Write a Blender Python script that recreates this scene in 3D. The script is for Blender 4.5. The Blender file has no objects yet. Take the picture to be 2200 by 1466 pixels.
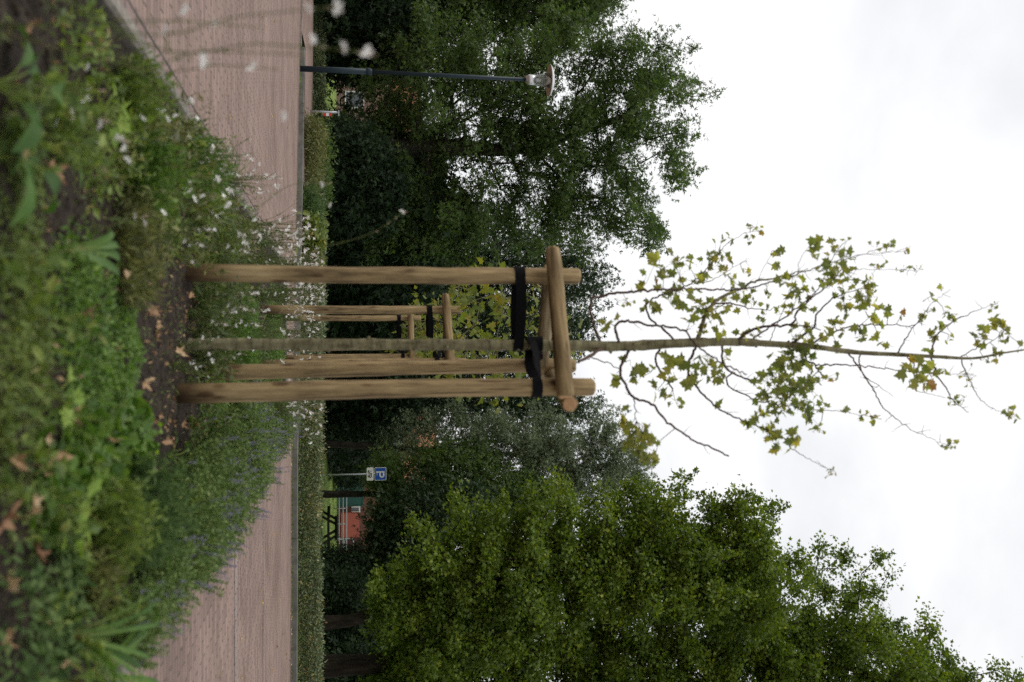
import bpy, math, random
import numpy as np
from mathutils import Vector

SEED = 11
rng = np.random.default_rng(SEED)
random.seed(SEED)
scene = bpy.context.scene
COL = scene.collection

# ------------------------------------------------------------------ camera
F, CX, CY = 2200.0, 1100.0, 733.0
CAMH = 0.75
TH = math.atan(380.0 / F)
CT, ST = math.cos(TH), math.sin(TH)


def ray(px, py):
    a = (px - CX) / F
    b = (py - CY) / F
    return np.array([b, CT - ST * a, ST + CT * a])


def P(px, py, Y):
    r = ray(px, py)
    k = Y / r[1]
    return np.array([r[0] * k, Y, CAMH + r[2] * k])


def G(px, py, z=0.08):
    r = ray(px, py)
    k = (z - CAMH) / r[2]
    return np.array([r[0] * k, r[1] * k, z])


cam_d = bpy.data.cameras.new('camera')
cam = bpy.data.objects.new('camera', cam_d)
COL.objects.link(cam)
cam_d.sensor_width = 36.0
cam_d.sensor_fit = 'HORIZONTAL'
cam_d.lens = 36.0
cam_d.clip_start = 0.02
cam_d.clip_end = 3000.0
cam_d.dof.use_dof = True
cam_d.dof.focus_distance = 15.5
cam_d.dof.aperture_fstop = 2.6
up = Vector((0, -ST, CT))          # picture's right-hand direction: the photograph lies on its side
left = Vector((-1, 0, 0))
back = Vector((0, -CT, -ST))
from mathutils import Matrix
M = Matrix((up, left, back)).transposed().to_4x4()
M.translation = Vector((0, 0, CAMH))
cam.matrix_world = M
scene.camera = cam

# ------------------------------------------------------------------ materials


def new_mat(name):
    m = bpy.data.materials.new(name)
    m.use_nodes = True
    nt = m.node_tree
    nt.nodes.clear()
    out = nt.nodes.new('ShaderNodeOutputMaterial')
    return m, nt, out


def N(nt, kind, **kw):
    n = nt.nodes.new(kind)
    for k, v in kw.items():
        if k in n.inputs.keys():
            n.inputs[k].default_value = v
        else:
            setattr(n, k, v)
    return n


def ramp(nt, stops):
    r = nt.nodes.new('ShaderNodeValToRGB')
    el = r.color_ramp.elements
    while len(el) > 1:
        el.remove(el[-1])
    el[0].position = stops[0][0]
    el[0].color = (*stops[0][1], 1)
    for p, c in stops[1:]:
        e = el.new(p)
        e.color = (*c, 1)
    return r


def leaf_mat(name, stops, trans=0.35, tcol=1.5, rough=0.5, spec=0.35):
    m, nt, out = new_mat(name)
    L = nt.links.new
    at = N(nt, 'ShaderNodeAttribute', attribute_name='var')
    rp = ramp(nt, stops)
    L(at.outputs['Fac'], rp.inputs[0])
    b = N(nt, 'ShaderNodeBsdfPrincipled')
    b.inputs['Roughness'].default_value = rough
    b.inputs['Specular IOR Level'].default_value = spec
    L(rp.outputs[0], b.inputs['Base Color'])
    t = N(nt, 'ShaderNodeBsdfTranslucent')
    hs = N(nt, 'ShaderNodeHueSaturation')
    hs.inputs['Value'].default_value = tcol
    hs.inputs['Saturation'].default_value = 1.1
    L(rp.outputs[0], hs.inputs['Color'])
    L(hs.outputs[0], t.inputs['Color'])
    mx = N(nt, 'ShaderNodeMixShader')
    mx.inputs[0].default_value = trans
    L(b.outputs[0], mx.inputs[1])
    L(t.outputs[0], mx.inputs[2])
    L(mx.outputs[0], out.inputs[0])
    return m


def noise_mat(name, stops, scale=8.0, detail=6.0, rough=0.8, stretch=(1, 1, 1), bump=0.3, bscale=None, spec=0.3, metal=0.0, dist=0.02):
    m, nt, out = new_mat(name)
    L = nt.links.new
    tc = N(nt, 'ShaderNodeTexCoord')
    mp = N(nt, 'ShaderNodeMapping')
    mp.inputs['Scale'].default_value = stretch
    L(tc.outputs['Object'], mp.inputs[0])
    nz = N(nt, 'ShaderNodeTexNoise', Scale=scale, Detail=detail, Roughness=0.62)
    L(mp.outputs[0], nz.inputs['Vector'])
    rp = ramp(nt, stops)
    L(nz.outputs['Fac'], rp.inputs[0])
    b = N(nt, 'ShaderNodeBsdfPrincipled')
    b.inputs['Roughness'].default_value = rough
    b.inputs['Specular IOR Level'].default_value = spec
    b.inputs['Metallic'].default_value = metal
    L(rp.outputs[0], b.inputs['Base Color'])
    if bump:
        nb = N(nt, 'ShaderNodeTexNoise', Scale=bscale or scale * 3, Detail=6.0, Roughness=0.65)
        L(mp.outputs[0], nb.inputs['Vector'])
        bp = N(nt, 'ShaderNodeBump', Strength=bump, Distance=dist)
        L(nb.outputs['Fac'], bp.inputs['Height'])
        L(bp.outputs[0], b.inputs['Normal'])
    L(b.outputs[0], out.inputs[0])
    return m


def wood_mat(name, tint=(.93, .875, .80), dirt=False):
    """Peeled round timber: long grain, grey weathering, dark knots and bark scraps."""
    m, nt, out = new_mat(name)
    L = nt.links.new
    tc = N(nt, 'ShaderNodeTexCoord')
    mp = N(nt, 'ShaderNodeMapping')
    mp.inputs['Scale'].default_value = (30, 30, 2.0)
    L(tc.outputs['Object'], mp.inputs[0])
    n1 = N(nt, 'ShaderNodeTexNoise', Scale=1.3, Detail=8.0, Roughness=0.7)
    L(mp.outputs[0], n1.inputs['Vector'])
    t = tint
    r1 = ramp(nt, [(0.30, (0.11 * t[0], 0.078 * t[1], 0.045 * t[2])), (0.44, (0.27 * t[0], 0.205 * t[1], 0.115 * t[2])),
                   (0.57, (0.39 * t[0], 0.305 * t[1], 0.175 * t[2])), (0.72, (0.52 * t[0], 0.43 * t[1], 0.27 * t[2]))])
    L(n1.outputs['Fac'], r1.inputs[0])
    mp2 = N(nt, 'ShaderNodeMapping')
    mp2.inputs['Scale'].default_value = (9, 9, 2.2)
    L(tc.outputs['Object'], mp2.inputs[0])
    n2 = N(nt, 'ShaderNodeTexNoise', Scale=1.1, Detail=5.0, Roughness=0.6)
    L(mp2.outputs[0], n2.inputs['Vector'])
    r2 = ramp(nt, [(0.34, (0.36, 0.33, 0.29)), (0.48, (0.80, 0.78, 0.74)), (0.62, (1.05, 1.04, 1.0))])
    L(n2.outputs['Fac'], r2.inputs[0])
    mu = N(nt, 'ShaderNodeMixRGB', blend_type='MULTIPLY')
    mu.inputs[0].default_value = 1.0
    L(r1.outputs[0], mu.inputs[1])
    L(r2.outputs[0], mu.inputs[2])
    vo = N(nt, 'ShaderNodeTexVoronoi', Scale=1.0)
    mp3 = N(nt, 'ShaderNodeMapping')
    mp3.inputs['Scale'].default_value = (11, 11, 4.5)
    L(tc.outputs['Object'], mp3.inputs[0])
    L(mp3.outputs[0], vo.inputs['Vector'])
    rk = ramp(nt, [(0.0, (0.18, 0.12, 0.08)), (0.15, (0.42, 0.32, 0.26)), (0.22, (1, 1, 1))])
    L(vo.outputs['Distance'], rk.inputs[0])
    mk = N(nt, 'ShaderNodeMixRGB', blend_type='MULTIPLY')
    mk.inputs[0].default_value = 0.85
    L(mu.outputs[0], mk.inputs[1])
    L(rk.outputs[0], mk.inputs[2])
    mp4 = N(nt, 'ShaderNodeMapping')
    mp4.inputs['Scale'].default_value = (46, 46, 1.1)
    L(tc.outputs['Object'], mp4.inputs[0])
    n4 = N(nt, 'ShaderNodeTexNoise', Scale=1.0, Detail=2.0)
    L(mp4.outputs[0], n4.inputs['Vector'])
    r4 = ramp(nt, [(0.33, (0.22, 0.17, 0.12)), (0.375, (1, 1, 1))])
    L(n4.outputs['Fac'], r4.inputs[0])
    mc = N(nt, 'ShaderNodeMixRGB', blend_type='MULTIPLY')
    mc.inputs[0].default_value = 0.8
    L(mk.outputs[0], mc.inputs[1])
    L(r4.outputs[0], mc.inputs[2])
    if dirt:      # soil splashed up the foot of each stake
        sx = N(nt, 'ShaderNodeSeparateXYZ')
        L(tc.outputs['Object'], sx.inputs[0])
        ad = N(nt, 'ShaderNodeMath', operation='MULTIPLY_ADD')
        ad.inputs[1].default_value = -.22
        L(n2.outputs['Fac'], ad.inputs[0])
        L(sx.outputs['Z'], ad.inputs[2])
        rd = ramp(nt, [(0.0, (0.22, 0.18, 0.15)), (0.06, (0.5, 0.46, 0.42)), (0.20, (1, 1, 1))])
        L(ad.outputs[0], rd.inputs[0])
        md = N(nt, 'ShaderNodeMixRGB', blend_type='MULTIPLY')
        md.inputs[0].default_value = 1.0
        L(mc.outputs[0], md.inputs[1])
        L(rd.outputs[0], md.inputs[2])
        mc = md
    b = N(nt, 'ShaderNodeBsdfPrincipled')
    b.inputs['Roughness'].default_value = 0.75
    b.inputs['Specular IOR Level'].default_value = 0.25
    L(mc.outputs[0], b.inputs['Base Color'])
    bp = N(nt, 'ShaderNodeBump', Strength=0.35, Distance=0.004)
    L(n1.outputs['Fac'], bp.inputs['Height'])
    L(bp.outputs[0], b.inputs['Normal'])
    L(b.outputs[0], out.inputs[0])
    return m


def plain(name, col, rough=0.6, metal=0.0, spec=0.4, vary=0.12):
    c0 = tuple(max(0, x * (1 - vary)) for x in col)
    c1 = tuple(x * (1 + vary) for x in col)
    return noise_mat(name, [(0.35, c0), (0.65, c1)], scale=9, rough=rough, metal=metal, spec=spec, bump=0.05)


def brick_mat(name, bw, rh, c1, c2, mortar, msize=0.006, rot=0.0, band=True, vec='Object', offs=0.5):
    m, nt, out = new_mat(name)
    L = nt.links.new
    tc = N(nt, 'ShaderNodeTexCoord')
    mp = N(nt, 'ShaderNodeMapping')
    mp.inputs['Rotation'].default_value = (0, 0, rot) if vec == 'Object' else (math.radians(90), 0, 0)
    L(tc.outputs['Object'], mp.inputs[0])
    # slight waviness of the courses
    nw = N(nt, 'ShaderNodeTexNoise', Scale=1.1, Detail=3.0)
    L(mp.outputs[0], nw.inputs['Vector'])
    add = N(nt, 'ShaderNodeMixRGB', blend_type='ADD')
    add.inputs[0].default_value = 0.035
    L(mp.outputs[0], add.inputs[1])
    L(nw.outputs['Color'], add.inputs[2])
    br = N(nt, 'ShaderNodeTexBrick', offset=offs)
    br.inputs['Scale'].default_value = 1.0
    br.inputs['Brick Width'].default_value = bw
    br.inputs['Row Height'].default_value = rh
    br.inputs['Mortar Size'].default_value = msize
    br.inputs['Mortar Smooth'].default_value = 0.25
    br.inputs['Bias'].default_value = 0.0
    br.inputs['Color1'].default_value = (*c1, 1)
    br.inputs['Color2'].default_value = (*c2, 1)
    br.inputs['Mortar'].default_value = (*mortar, 1)
    nm = N(nt, 'ShaderNodeTexNoise', Scale=1.7, Detail=5.0, Roughness=0.7)
    L(tc.outputs['Object'], nm.inputs['Vector'])
    rm = ramp(nt, [(0.36, tuple(x * .55 for x in mortar)), (0.5, mortar), (0.66, tuple(.75 * a_ for a_ in c2))])
    L(nm.outputs['Fac'], rm.inputs[0])
    L(rm.outputs[0], br.inputs['Mortar'])
    L(add.outputs[0], br.inputs['Vector'])
    n2 = N(nt, 'ShaderNodeTexNoise', Scale=0.55, Detail=8.0, Roughness=0.7)
    L(tc.outputs['Object'], n2.inputs['Vector'])
    r2 = ramp(nt, [(0.32, (0.66, 0.64, 0.62)), (0.44, (0.90, 0.89, 0.88)), (0.54, (1, 1, 1)), (0.68, (1.15, 1.13, 1.11))])
    L(n2.outputs['Fac'], r2.inputs[0])
    mu = N(nt, 'ShaderNodeMixRGB', blend_type='MULTIPLY')
    mu.inputs[0].default_value = 1.0
    L(br.outputs['Color'], mu.inputs[1])
    L(r2.outputs[0], mu.inputs[2])
    n3 = N(nt, 'ShaderNodeTexNoise', Scale=45.0, Detail=4.0, Roughness=0.7)
    L(tc.outputs['Object'], n3.inputs['Vector'])
    r3 = ramp(nt, [(0.35, (0.84, 0.84, 0.84)), (0.65, (1.1, 1.1, 1.1))])
    L(n3.outputs['Fac'], r3.inputs[0])
    m3 = N(nt, 'ShaderNodeMixRGB', blend_type='MULTIPLY')
    m3.inputs[0].default_value = 1.0
    L(mu.outputs[0], m3.inputs[1])
    L(r3.outputs[0], m3.inputs[2])
    b = N(nt, 'ShaderNodeBsdfPrincipled')
    b.inputs['Roughness'].default_value = 0.85
    b.inputs['Specular IOR Level'].default_value = 0.25
    L(m3.outputs[0], b.inputs['Base Color'])
    inv = N(nt, 'ShaderNodeMath', operation='SUBTRACT')
    inv.inputs[0].default_value = 1.0
    L(br.outputs['Fac'], inv.inputs[1])
    bp = N(nt, 'ShaderNodeBump', Strength=0.7, Distance=0.006)
    L(inv.outputs[0], bp.inputs['Height'])
    L(bp.outputs[0], b.inputs['Normal'])
    L(b.outputs[0], out.inputs[0])
    return m


MAT = {}
MAT['soil'] = noise_mat('soil', [(0.3, (0.014, 0.011, 0.008)), (0.5, (0.034, 0.026, 0.020)), (0.62, (0.055, 0.043, 0.033)), (0.75, (0.095, 0.075, 0.057))], scale=14, detail=9, rough=0.95, bump=0.9, bscale=60, dist=0.02, spec=0.15)
MAT['clod'] = noise_mat('clod', [(0.3, (0.022, 0.017, 0.013)), (0.7, (0.075, 0.057, 0.043))], scale=30, rough=0.95, bump=0.5, spec=0.1)
MAT['path'] = brick_mat('path_brick', 0.205, 0.082, (0.300, 0.208, 0.177), (0.200, 0.140, 0.120), (0.112, 0.095, 0.07), 0.0058)
MAT['path_grey'] = brick_mat('bay_line_brick', 0.205, 0.082, (0.30, 0.30, 0.32), (0.24, 0.25, 0.27), (0.10, 0.095, 0.08), 0.0075)
MAT['path_dark'] = brick_mat('gutter_brick', 0.082, 0.205, (0.25, 0.18, 0.165), (0.21, 0.15, 0.14), (0.07, 0.06, 0.045), 0.009, offs=0.0)
MAT['kerb'] = noise_mat('kerb_concrete', [(0.3, (0.065, 0.058, 0.046)), (0.48, (0.15, 0.135, 0.115)), (0.7, (0.27, 0.245, 0.21))], scale=7, rough=0.9, bump=0.25, bscale=60, dist=0.005)
MAT['kerb_dark'] = noise_mat('kerb_dark_concrete', [(0.3, (0.085, 0.082, 0.072)), (0.6, (0.15, 0.145, 0.13)), (0.75, (0.21, 0.20, 0.18))], scale=5, rough=0.9, bump=0.25, bscale=60, dist=0.005)
MAT['lawn'] = noise_mat('lawn_turf', [(0.3, (0.085, 0.13, 0.025)), (0.5, (0.14, 0.21, 0.035)), (0.7, (0.20, 0.26, 0.05))], scale=1.5, detail=9, rough=0.9, bump=0.8, bscale=20, dist=0.08)
MAT['wood'] = wood_mat('peeled_timber')
MAT['wood_foot'] = wood_mat('stake_timber', dirt=True)
MAT['wood_grey'] = wood_mat('weathered_timber', (0.95, 0.98, 1.05))
MAT['cut'] = noise_mat('sawn_end', [(0.3, (0.36, 0.20, 0.10)), (0.7, (0.52, 0.32, 0.17))], scale=40, rough=0.8, bump=0.2, bscale=120, dist=0.003)
MAT['strap'] = noise_mat('black_webbing', [(0.3, (0.004, 0.004, 0.005)), (0.7, (0.010, 0.010, 0.012))], scale=2, stretch=(60, 60, 60), rough=0.7, bump=0.3, bscale=60, dist=0.002, spec=0.04)
MAT['bark_young'] = noise_mat('young_bark', [(0.3, (0.095, 0.078, 0.04)), (0.45, (0.17, 0.15, 0.085)), (0.6, (0.21, 0.195, 0.115)), (0.72, (0.27, 0.25, 0.17))], scale=5, detail=8, stretch=(8, 8, 2.2), rough=0.8, bump=0.4, bscale=14, dist=0.006, spec=0.25)
# ring scars and lichen blotches on the young bark
_m = MAT['bark_young']
_nt = _m.node_tree
_b = [n for n in _nt.nodes if n.type == 'BSDF_PRINCIPLED'][0]
_src = _b.inputs['Base Color'].links[0].from_socket
_tc = N(_nt, 'ShaderNodeTexCoord')
_mp = N(_nt, 'ShaderNodeMapping')
_mp.inputs['Scale'].default_value = (9, 9, 34)
_nt.links.new(_tc.outputs['Object'], _mp.inputs[0])
_nz = N(_nt, 'ShaderNodeTexNoise', Scale=1.0, Detail=4.0, Roughness=0.6)
_nt.links.new(_mp.outputs[0], _nz.inputs['Vector'])
_rp = ramp(_nt, [(0.30, (0.30, 0.27, 0.22)), (0.42, (0.75, 0.74, 0.70)), (0.55, (1, 1, 1)), (0.70, (1.45, 1.45, 1.35))])
_nt.links.new(_nz.outputs['Fac'], _rp.inputs[0])
_mu = N(_nt, 'ShaderNodeMixRGB', blend_type='MULTIPLY')
_mu.inputs[0].default_value = 1.0
_nt.links.new(_src, _mu.inputs[1])
_nt.links.new(_rp.outputs[0], _mu.inputs[2])
_nt.links.new(_mu.outputs[0], _b.inputs['Base Color'])
MAT['twig'] = noise_mat('red_brown_twig', [(0.3, (0.055, 0.032, 0.026)), (0.7, (0.12, 0.07, 0.05))], scale=20, rough=0.7, bump=0.2, spec=0.3)
MAT['bark'] = noise_mat('dark_bark', [(0.3, (0.016, 0.014, 0.011)), (0.5, (0.032, 0.028, 0.022)), (0.7, (0.058, 0.052, 0.042))], scale=3, detail=8, stretch=(5, 5, 1), rough=0.95, bump=0.8, bscale=9, dist=0.03, spec=0.1)
MAT['bark_brown'] = noise_mat('brown_bark', [(0.3, (0.012, 0.010, 0.007)), (0.5, (0.024, 0.019, 0.014)), (0.7, (0.046, 0.037, 0.027))], scale=3, detail=8, stretch=(5, 5, 1), rough=0.95, bump=0.8, bscale=9, dist=0.03, spec=0.1)

MAT['young_leaf'] = leaf_mat('young_maple_leaf', [(0.0, (0.062, 0.096, 0.030)), (0.35, (0.13, 0.155, 0.036)), (0.7, (0.215, 0.22, 0.046)), (0.93, (0.29, 0.25, 0.05)), (1.0, (0.27, 0.15, 0.04))], trans=0.58, tcol=2.0)
MAT['young_leaf_yellow'] = leaf_mat('yellowing_maple_leaf', [(0.0, (0.07, 0.11, 0.025)), (0.5, (0.15, 0.18, 0.03)), (0.85, (0.24, 0.20, 0.03)), (1.0, (0.24, 0.12, 0.03))], trans=0.42, tcol=1.6)
MAT['maple_leaf'] = leaf_mat('green_maple_leaf', [(0.0, (0.036, 0.066, 0.010)), (0.4, (0.090, 0.140, 0.017)), (0.75, (0.165, 0.220, 0.026)), (1.0, (0.28, 0.30, 0.04))], trans=0.35, tcol=1.6)
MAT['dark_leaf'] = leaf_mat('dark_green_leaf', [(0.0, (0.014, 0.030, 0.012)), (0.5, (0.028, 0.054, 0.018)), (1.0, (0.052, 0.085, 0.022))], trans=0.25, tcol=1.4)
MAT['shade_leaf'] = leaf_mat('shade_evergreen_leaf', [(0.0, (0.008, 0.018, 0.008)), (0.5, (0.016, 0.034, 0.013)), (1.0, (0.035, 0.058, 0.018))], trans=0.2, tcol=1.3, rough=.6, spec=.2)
MAT['mid_leaf'] = leaf_mat('mid_green_leaf', [(0.0, (0.030, 0.056, 0.015)), (0.5, (0.062, 0.104, 0.024)), (1.0, (0.115, 0.165, 0.035))], trans=0.38, tcol=1.7)
MAT['willow_leaf'] = leaf_mat('grey_green_leaf', [(0.0, (0.070, 0.102, 0.056)), (0.5, (0.145, 0.182, 0.098)), (1.0, (0.23, 0.265, 0.155))], trans=0.3, tcol=1.4)
MAT['cover_leaf'] = leaf_mat('creeping_leaf', [(0.0, (0.034, 0.080, 0.012)), (0.5, (0.080, 0.155, 0.022)), (1.0, (0.165, 0.265, 0.042))], trans=0.3, tcol=1.4)
MAT['weed_leaf'] = leaf_mat('weed_leaf', [(0.0, (0.052, 0.09, 0.02)), (0.5, (0.125, 0.185, 0.034)), (0.85, (0.21, 0.27, 0.05)), (1.0, (0.26, 0.20, 0.08))], trans=0.3, tcol=1.4)
MAT['moss_leaf'] = leaf_mat('mossy_leaf', [(0.0, (0.055, 0.09, 0.018)), (0.5, (0.12, 0.17, 0.032)), (1.0, (0.20, 0.24, 0.055))], trans=0.3, tcol=1.3)
MAT['lime_leaf'] = leaf_mat('lime_leaf', [(0.0, (0.12, 0.22, 0.03)), (0.5, (0.20, 0.31, 0.04)), (1.0, (0.28, 0.38, 0.07))], trans=0.4, tcol=1.4)
MAT['broad_leaf'] = leaf_mat('broad_leaf', [(0.0, (0.035, 0.085, 0.016)), (0.5, (0.07, 0.145, 0.026)), (0.85, (0.12, 0.20, 0.04)), (1.0, (0.19, 0.21, 0.06))], trans=0.3, tcol=1.4, rough=0.5, spec=0.25)
MAT['sage_leaf'] = leaf_mat('grey_green_herb_leaf', [(0.0, (0.04, 0.078, 0.027)), (0.5, (0.08, 0.135, 0.042)), (1.0, (0.135, 0.19, 0.065))], trans=0.3, tcol=1.3, rough=.7, spec=.15)
MAT['lavender_leaf'] = leaf_mat('catmint_leaf', [(0.0, (0.055, 0.10, 0.026)), (0.5, (0.135, 0.205, 0.052)), (0.9, (0.22, 0.29, 0.085)), (1.0, (0.25, 0.22, 0.11))], trans=0.3, tcol=1.3)
MAT['purple'] = leaf_mat('purple_petal', [(0.0, (0.15, 0.13, 0.22)), (0.6, (0.23, 0.205, 0.33)), (1.0, (0.33, 0.31, 0.42))], trans=0.3, tcol=1.2)
MAT['gaura_leaf'] = leaf_mat('wand_flower_leaf', [(0.0, (0.045, 0.07, 0.02)), (0.5, (0.085, 0.125, 0.03)), (0.85, (0.14, 0.17, 0.05)), (1.0, (0.17, 0.11, 0.06))], trans=0.3, tcol=1.4)
MAT['petal'] = leaf_mat('white_petal', [(0.0, (0.72, 0.66, 0.63)), (0.5, (0.84, 0.82, 0.79)), (1.0, (0.86, 0.84, 0.80))], trans=0.3, tcol=1.0)
MAT['calyx'] = leaf_mat('pink_bud', [(0.0, (0.36, 0.24, 0.18)), (1.0, (0.55, 0.46, 0.36))], trans=0.2, tcol=1.2)
MAT['dry_leaf'] = leaf_mat('dry_brown_leaf', [(0.0, (0.14, 0.065, 0.032)), (0.35, (0.27, 0.15, 0.08)), (0.65, (0.42, 0.27, 0.15)), (1.0, (0.50, 0.37, 0.22))], trans=0.15, tcol=1.2, rough=0.7)
MAT['pale_leaf'] = leaf_mat('pale_fallen_leaf', [(0.0, (0.25, 0.26, 0.14)), (1.0, (0.36, 0.33, 0.18))], trans=0.15, tcol=1.1, rough=0.6)
MAT['yellow_leaf'] = leaf_mat('yellow_fallen_leaf', [(0.0, (0.40, 0.24, 0.06)), (0.6, (0.55, 0.42, 0.10)), (1.0, (0.30, 0.15, 0.05))], trans=0.1, tcol=1.1, rough=0.7)
MAT['hedge_leaf'] = leaf_mat('hedge_leaf', [(0.0, (0.045, 0.065, 0.03)), (0.35, (0.095, 0.135, 0.055)), (0.6, (0.16, 0.195, 0.085)), (0.74, (0.27, 0.26, 0.07)), (0.86, (0.26, 0.13, 0.06)), (0.93, (0.36, 0.30, 0.08)), (1.0, (0.22, 0.25, 0.13))], trans=0.2, tcol=1.3, spec=0.5, rough=0.4)
MAT['olive_leaf'] = leaf_mat('olive_shrub_leaf', [(0.0, (0.06, 0.07, 0.025)), (0.5, (0.13, 0.14, 0.04)), (0.85, (0.20, 0.21, 0.06)), (1.0, (0.23, 0.16, 0.07))], trans=0.25, tcol=1.3)
MAT['red_green_leaf'] = leaf_mat('turning_shrub_leaf', [(0.0, (0.06, 0.11, 0.02)), (0.55, (0.15, 0.20, 0.04)), (0.75, (0.24, 0.25, 0.05)), (0.86, (0.35, 0.10, 0.05)), (1.0, (0.40, 0.08, 0.05))], trans=0.25, tcol=1.3)
MAT['grass_blade'] = leaf_mat('grass_blade', [(0.0, (0.07, 0.12, 0.02)), (0.6, (0.13, 0.19, 0.035)), (1.0, (0.22, 0.23, 0.08))], trans=0.3, tcol=1.3)

# ------------------------------------------------------------------ mesh helpers


def nrm(v):
    v = np.asarray(v, float)
    return v / (np.linalg.norm(v, axis=-1, keepdims=True) + 1e-12)


class MB:
    """Collects vertices and faces, then links them as one mesh object."""

    def __init__(s):
        s.V, s.Fc, s.var, s.mi, s.sm, s.n = [], [], [], [], [], 0

    def add(s, V, faces, var=0.5, mi=0, smooth=False):
        V = np.asarray(V, float)
        s.V.append(V)
        for f in faces:
            f = np.asarray(f, np.int64)
            if f.ndim == 1:
                f = f[None, :]
            s.Fc.append(f + s.n)
            v = np.broadcast_to(np.asarray(var, float), (len(f),)) if np.ndim(var) == 0 or len(np.atleast_1d(var)) == len(f) else np.full(len(f), float(np.mean(var)))
            s.var.append(v)
            s.mi.append(np.full(len(f), mi, np.int32))
            s.sm.append(np.full(len(f), smooth, bool))
        s.n += len(V)
        return s

    def box(s, c, size, mi=0, rz=0.0, rx=0.0):
        x, y, z = [d / 2 for d in size]
        V = np.array([[a * x, b * y, d * z] for a in (-1, 1) for b in (-1, 1) for d in (-1, 1)])
        if rx:
            cx, sx = math.cos(rx), math.sin(rx)
            V = V @ np.array([[1, 0, 0], [0, cx, sx], [0, -sx, cx]])
        if rz:
            cz, sz = math.cos(rz), math.sin(rz)
            V = V @ np.array([[cz, sz, 0], [-sz, cz, 0], [0, 0, 1]])
        s.add(V + np.asarray(c, float), [[[0, 1, 3, 2], [4, 6, 7, 5], [0, 4, 5, 1], [2, 3, 7, 6], [0, 2, 6, 4], [1, 5, 7, 3]]], mi=mi)
        return s

    def tube(s, pts, rad, sides=6, var=0.5, mi=0, cap=True, capmi=None, wob=0.0, flat=None):
        pts = np.asarray(pts, float)
        n = len(pts)
        rad = np.broadcast_to(np.asarray(rad, float), (n,))
        T = np.gradient(pts, axis=0)
        T = nrm(T)
        ref = np.array([0, 0, 1.0]) if abs(T[0][2]) < 0.9 else np.array([1.0, 0, 0])
        u = nrm(np.cross(T[0], ref))
        a = np.arange(sides) / sides * 2 * math.pi
        rings = []
        for i in range(n):
            u = nrm(u - T[i] * np.dot(u, T[i]))
            w = np.cross(T[i], u)
            r = rad[i] * (1 + (rng.normal(0, wob, sides) if wob else 0))
            rings.append(pts[i] + (np.cos(a) * r)[:, None] * u + (np.sin(a) * r)[:, None] * w)
        V = np.concatenate(rings)
        k = np.arange(sides)
        k2 = (k + 1) % sides
        fs = []
        for i in range(n - 1):
            fs.append(np.stack([i * sides + k, i * sides + k2, (i + 1) * sides + k2, (i + 1) * sides + k], 1))
        s.add(V, [np.concatenate(fs)], var=var, mi=mi, smooth=True)
        if cap:
            base = s.n - len(V)
            for ring, rev in ((0, True), (n - 1, False)):
                idx = ring * sides + k
                if rev:
                    idx = idx[::-1]
                s.Fc.append((idx + base)[None, :])
                s.var.append(np.array([float(np.mean(var))]))
                s.mi.append(np.array([mi if capmi is None else capmi], np.int32))
                s.sm.append(np.array([False]))
        return s

    def lathe(s, prof, c, sides=24, mi=0):
        prof = np.asarray(prof, float)
        a = np.arange(sides) / sides * 2 * math.pi
        V = np.concatenate([np.stack([np.cos(a) * r, np.sin(a) * r, np.full(sides, z)], 1) for r, z in prof]) + np.asarray(c, float)
        k = np.arange(sides)
        k2 = (k + 1) % sides
        fs = [np.stack([i * sides + k, i * sides + k2, (i + 1) * sides + k2, (i + 1) * sides + k], 1) for i in range(len(prof) - 1)]
        s.add(V, [np.concatenate(fs)], mi=mi, smooth=True)
        return s

    def scatter(s, tmpl, pos, d, nn, scale, var, mi=0, smooth=False):
        """Copies of a leaf template: y runs along d, z along nn."""
        TV, TF = tmpl
        pos = np.asarray(pos, float).reshape(-1, 3)
        m = len(pos)
        if m == 0:
            return s
        d = nrm(np.broadcast_to(d, (m, 3)))
        nn = np.broadcast_to(nn, (m, 3))
        x = nrm(np.cross(d, nn))
        z = np.cross(x, d)
        sc = np.broadcast_to(np.asarray(scale, float), (m,))
        R = np.stack([x, d, z], 1)
        V = np.einsum('vk,mkj->mvj', TV, R) * sc[:, None, None] + pos[:, None, :]
        nv = len(TV)
        off = (np.arange(m) * nv)[:, None]
        var = np.broadcast_to(np.asarray(var, float), (m,))
        base = s.n
        s.V.append(V.reshape(-1, 3))
        for f in TF:
            s.Fc.append(np.asarray(f)[None, :] + off + base)
            s.var.append(var)
            s.mi.append(np.full(m, mi, np.int32))
            s.sm.append(np.full(m, smooth, bool))
        s.n += m * nv
        return s

    def build(s, name, mats, parent=None, loc=None, kind=None):
        V = np.concatenate(s.V)
        me = bpy.data.meshes.new(name)
        if loc is not None:
            V = V - np.asarray(loc, float)
        sizes = np.concatenate([np.full(len(f), f.shape[1]) for f in s.Fc])
        idx = np.concatenate([f.ravel() for f in s.Fc])
        me.vertices.add(len(V))
        me.vertices.foreach_set('co', V.ravel().astype(np.float32))
        me.loops.add(len(idx))
        me.loops.foreach_set('vertex_index', idx.astype(np.int32))
        me.polygons.add(len(sizes))
        st = np.zeros(len(sizes), np.int32)
        st[1:] = np.cumsum(sizes)[:-1]
        me.polygons.foreach_set('loop_start', st)
        me.polygons.foreach_set('material_index', np.concatenate(s.mi))
        me.polygons.foreach_set('use_smooth', np.concatenate(s.sm))
        me.update(calc_edges=True)
        at = me.attributes.new('var', 'FLOAT', 'FACE')
        at.data.foreach_set('value', np.clip(np.concatenate(s.var), 0, 1).astype(np.float32))
        for m in (mats if isinstance(mats, (list, tuple)) else [mats]):
            me.materials.append(MAT[m] if isinstance(m, str) else m)
        o = bpy.data.objects.new(name, me)
        COL.objects.link(o)
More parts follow.
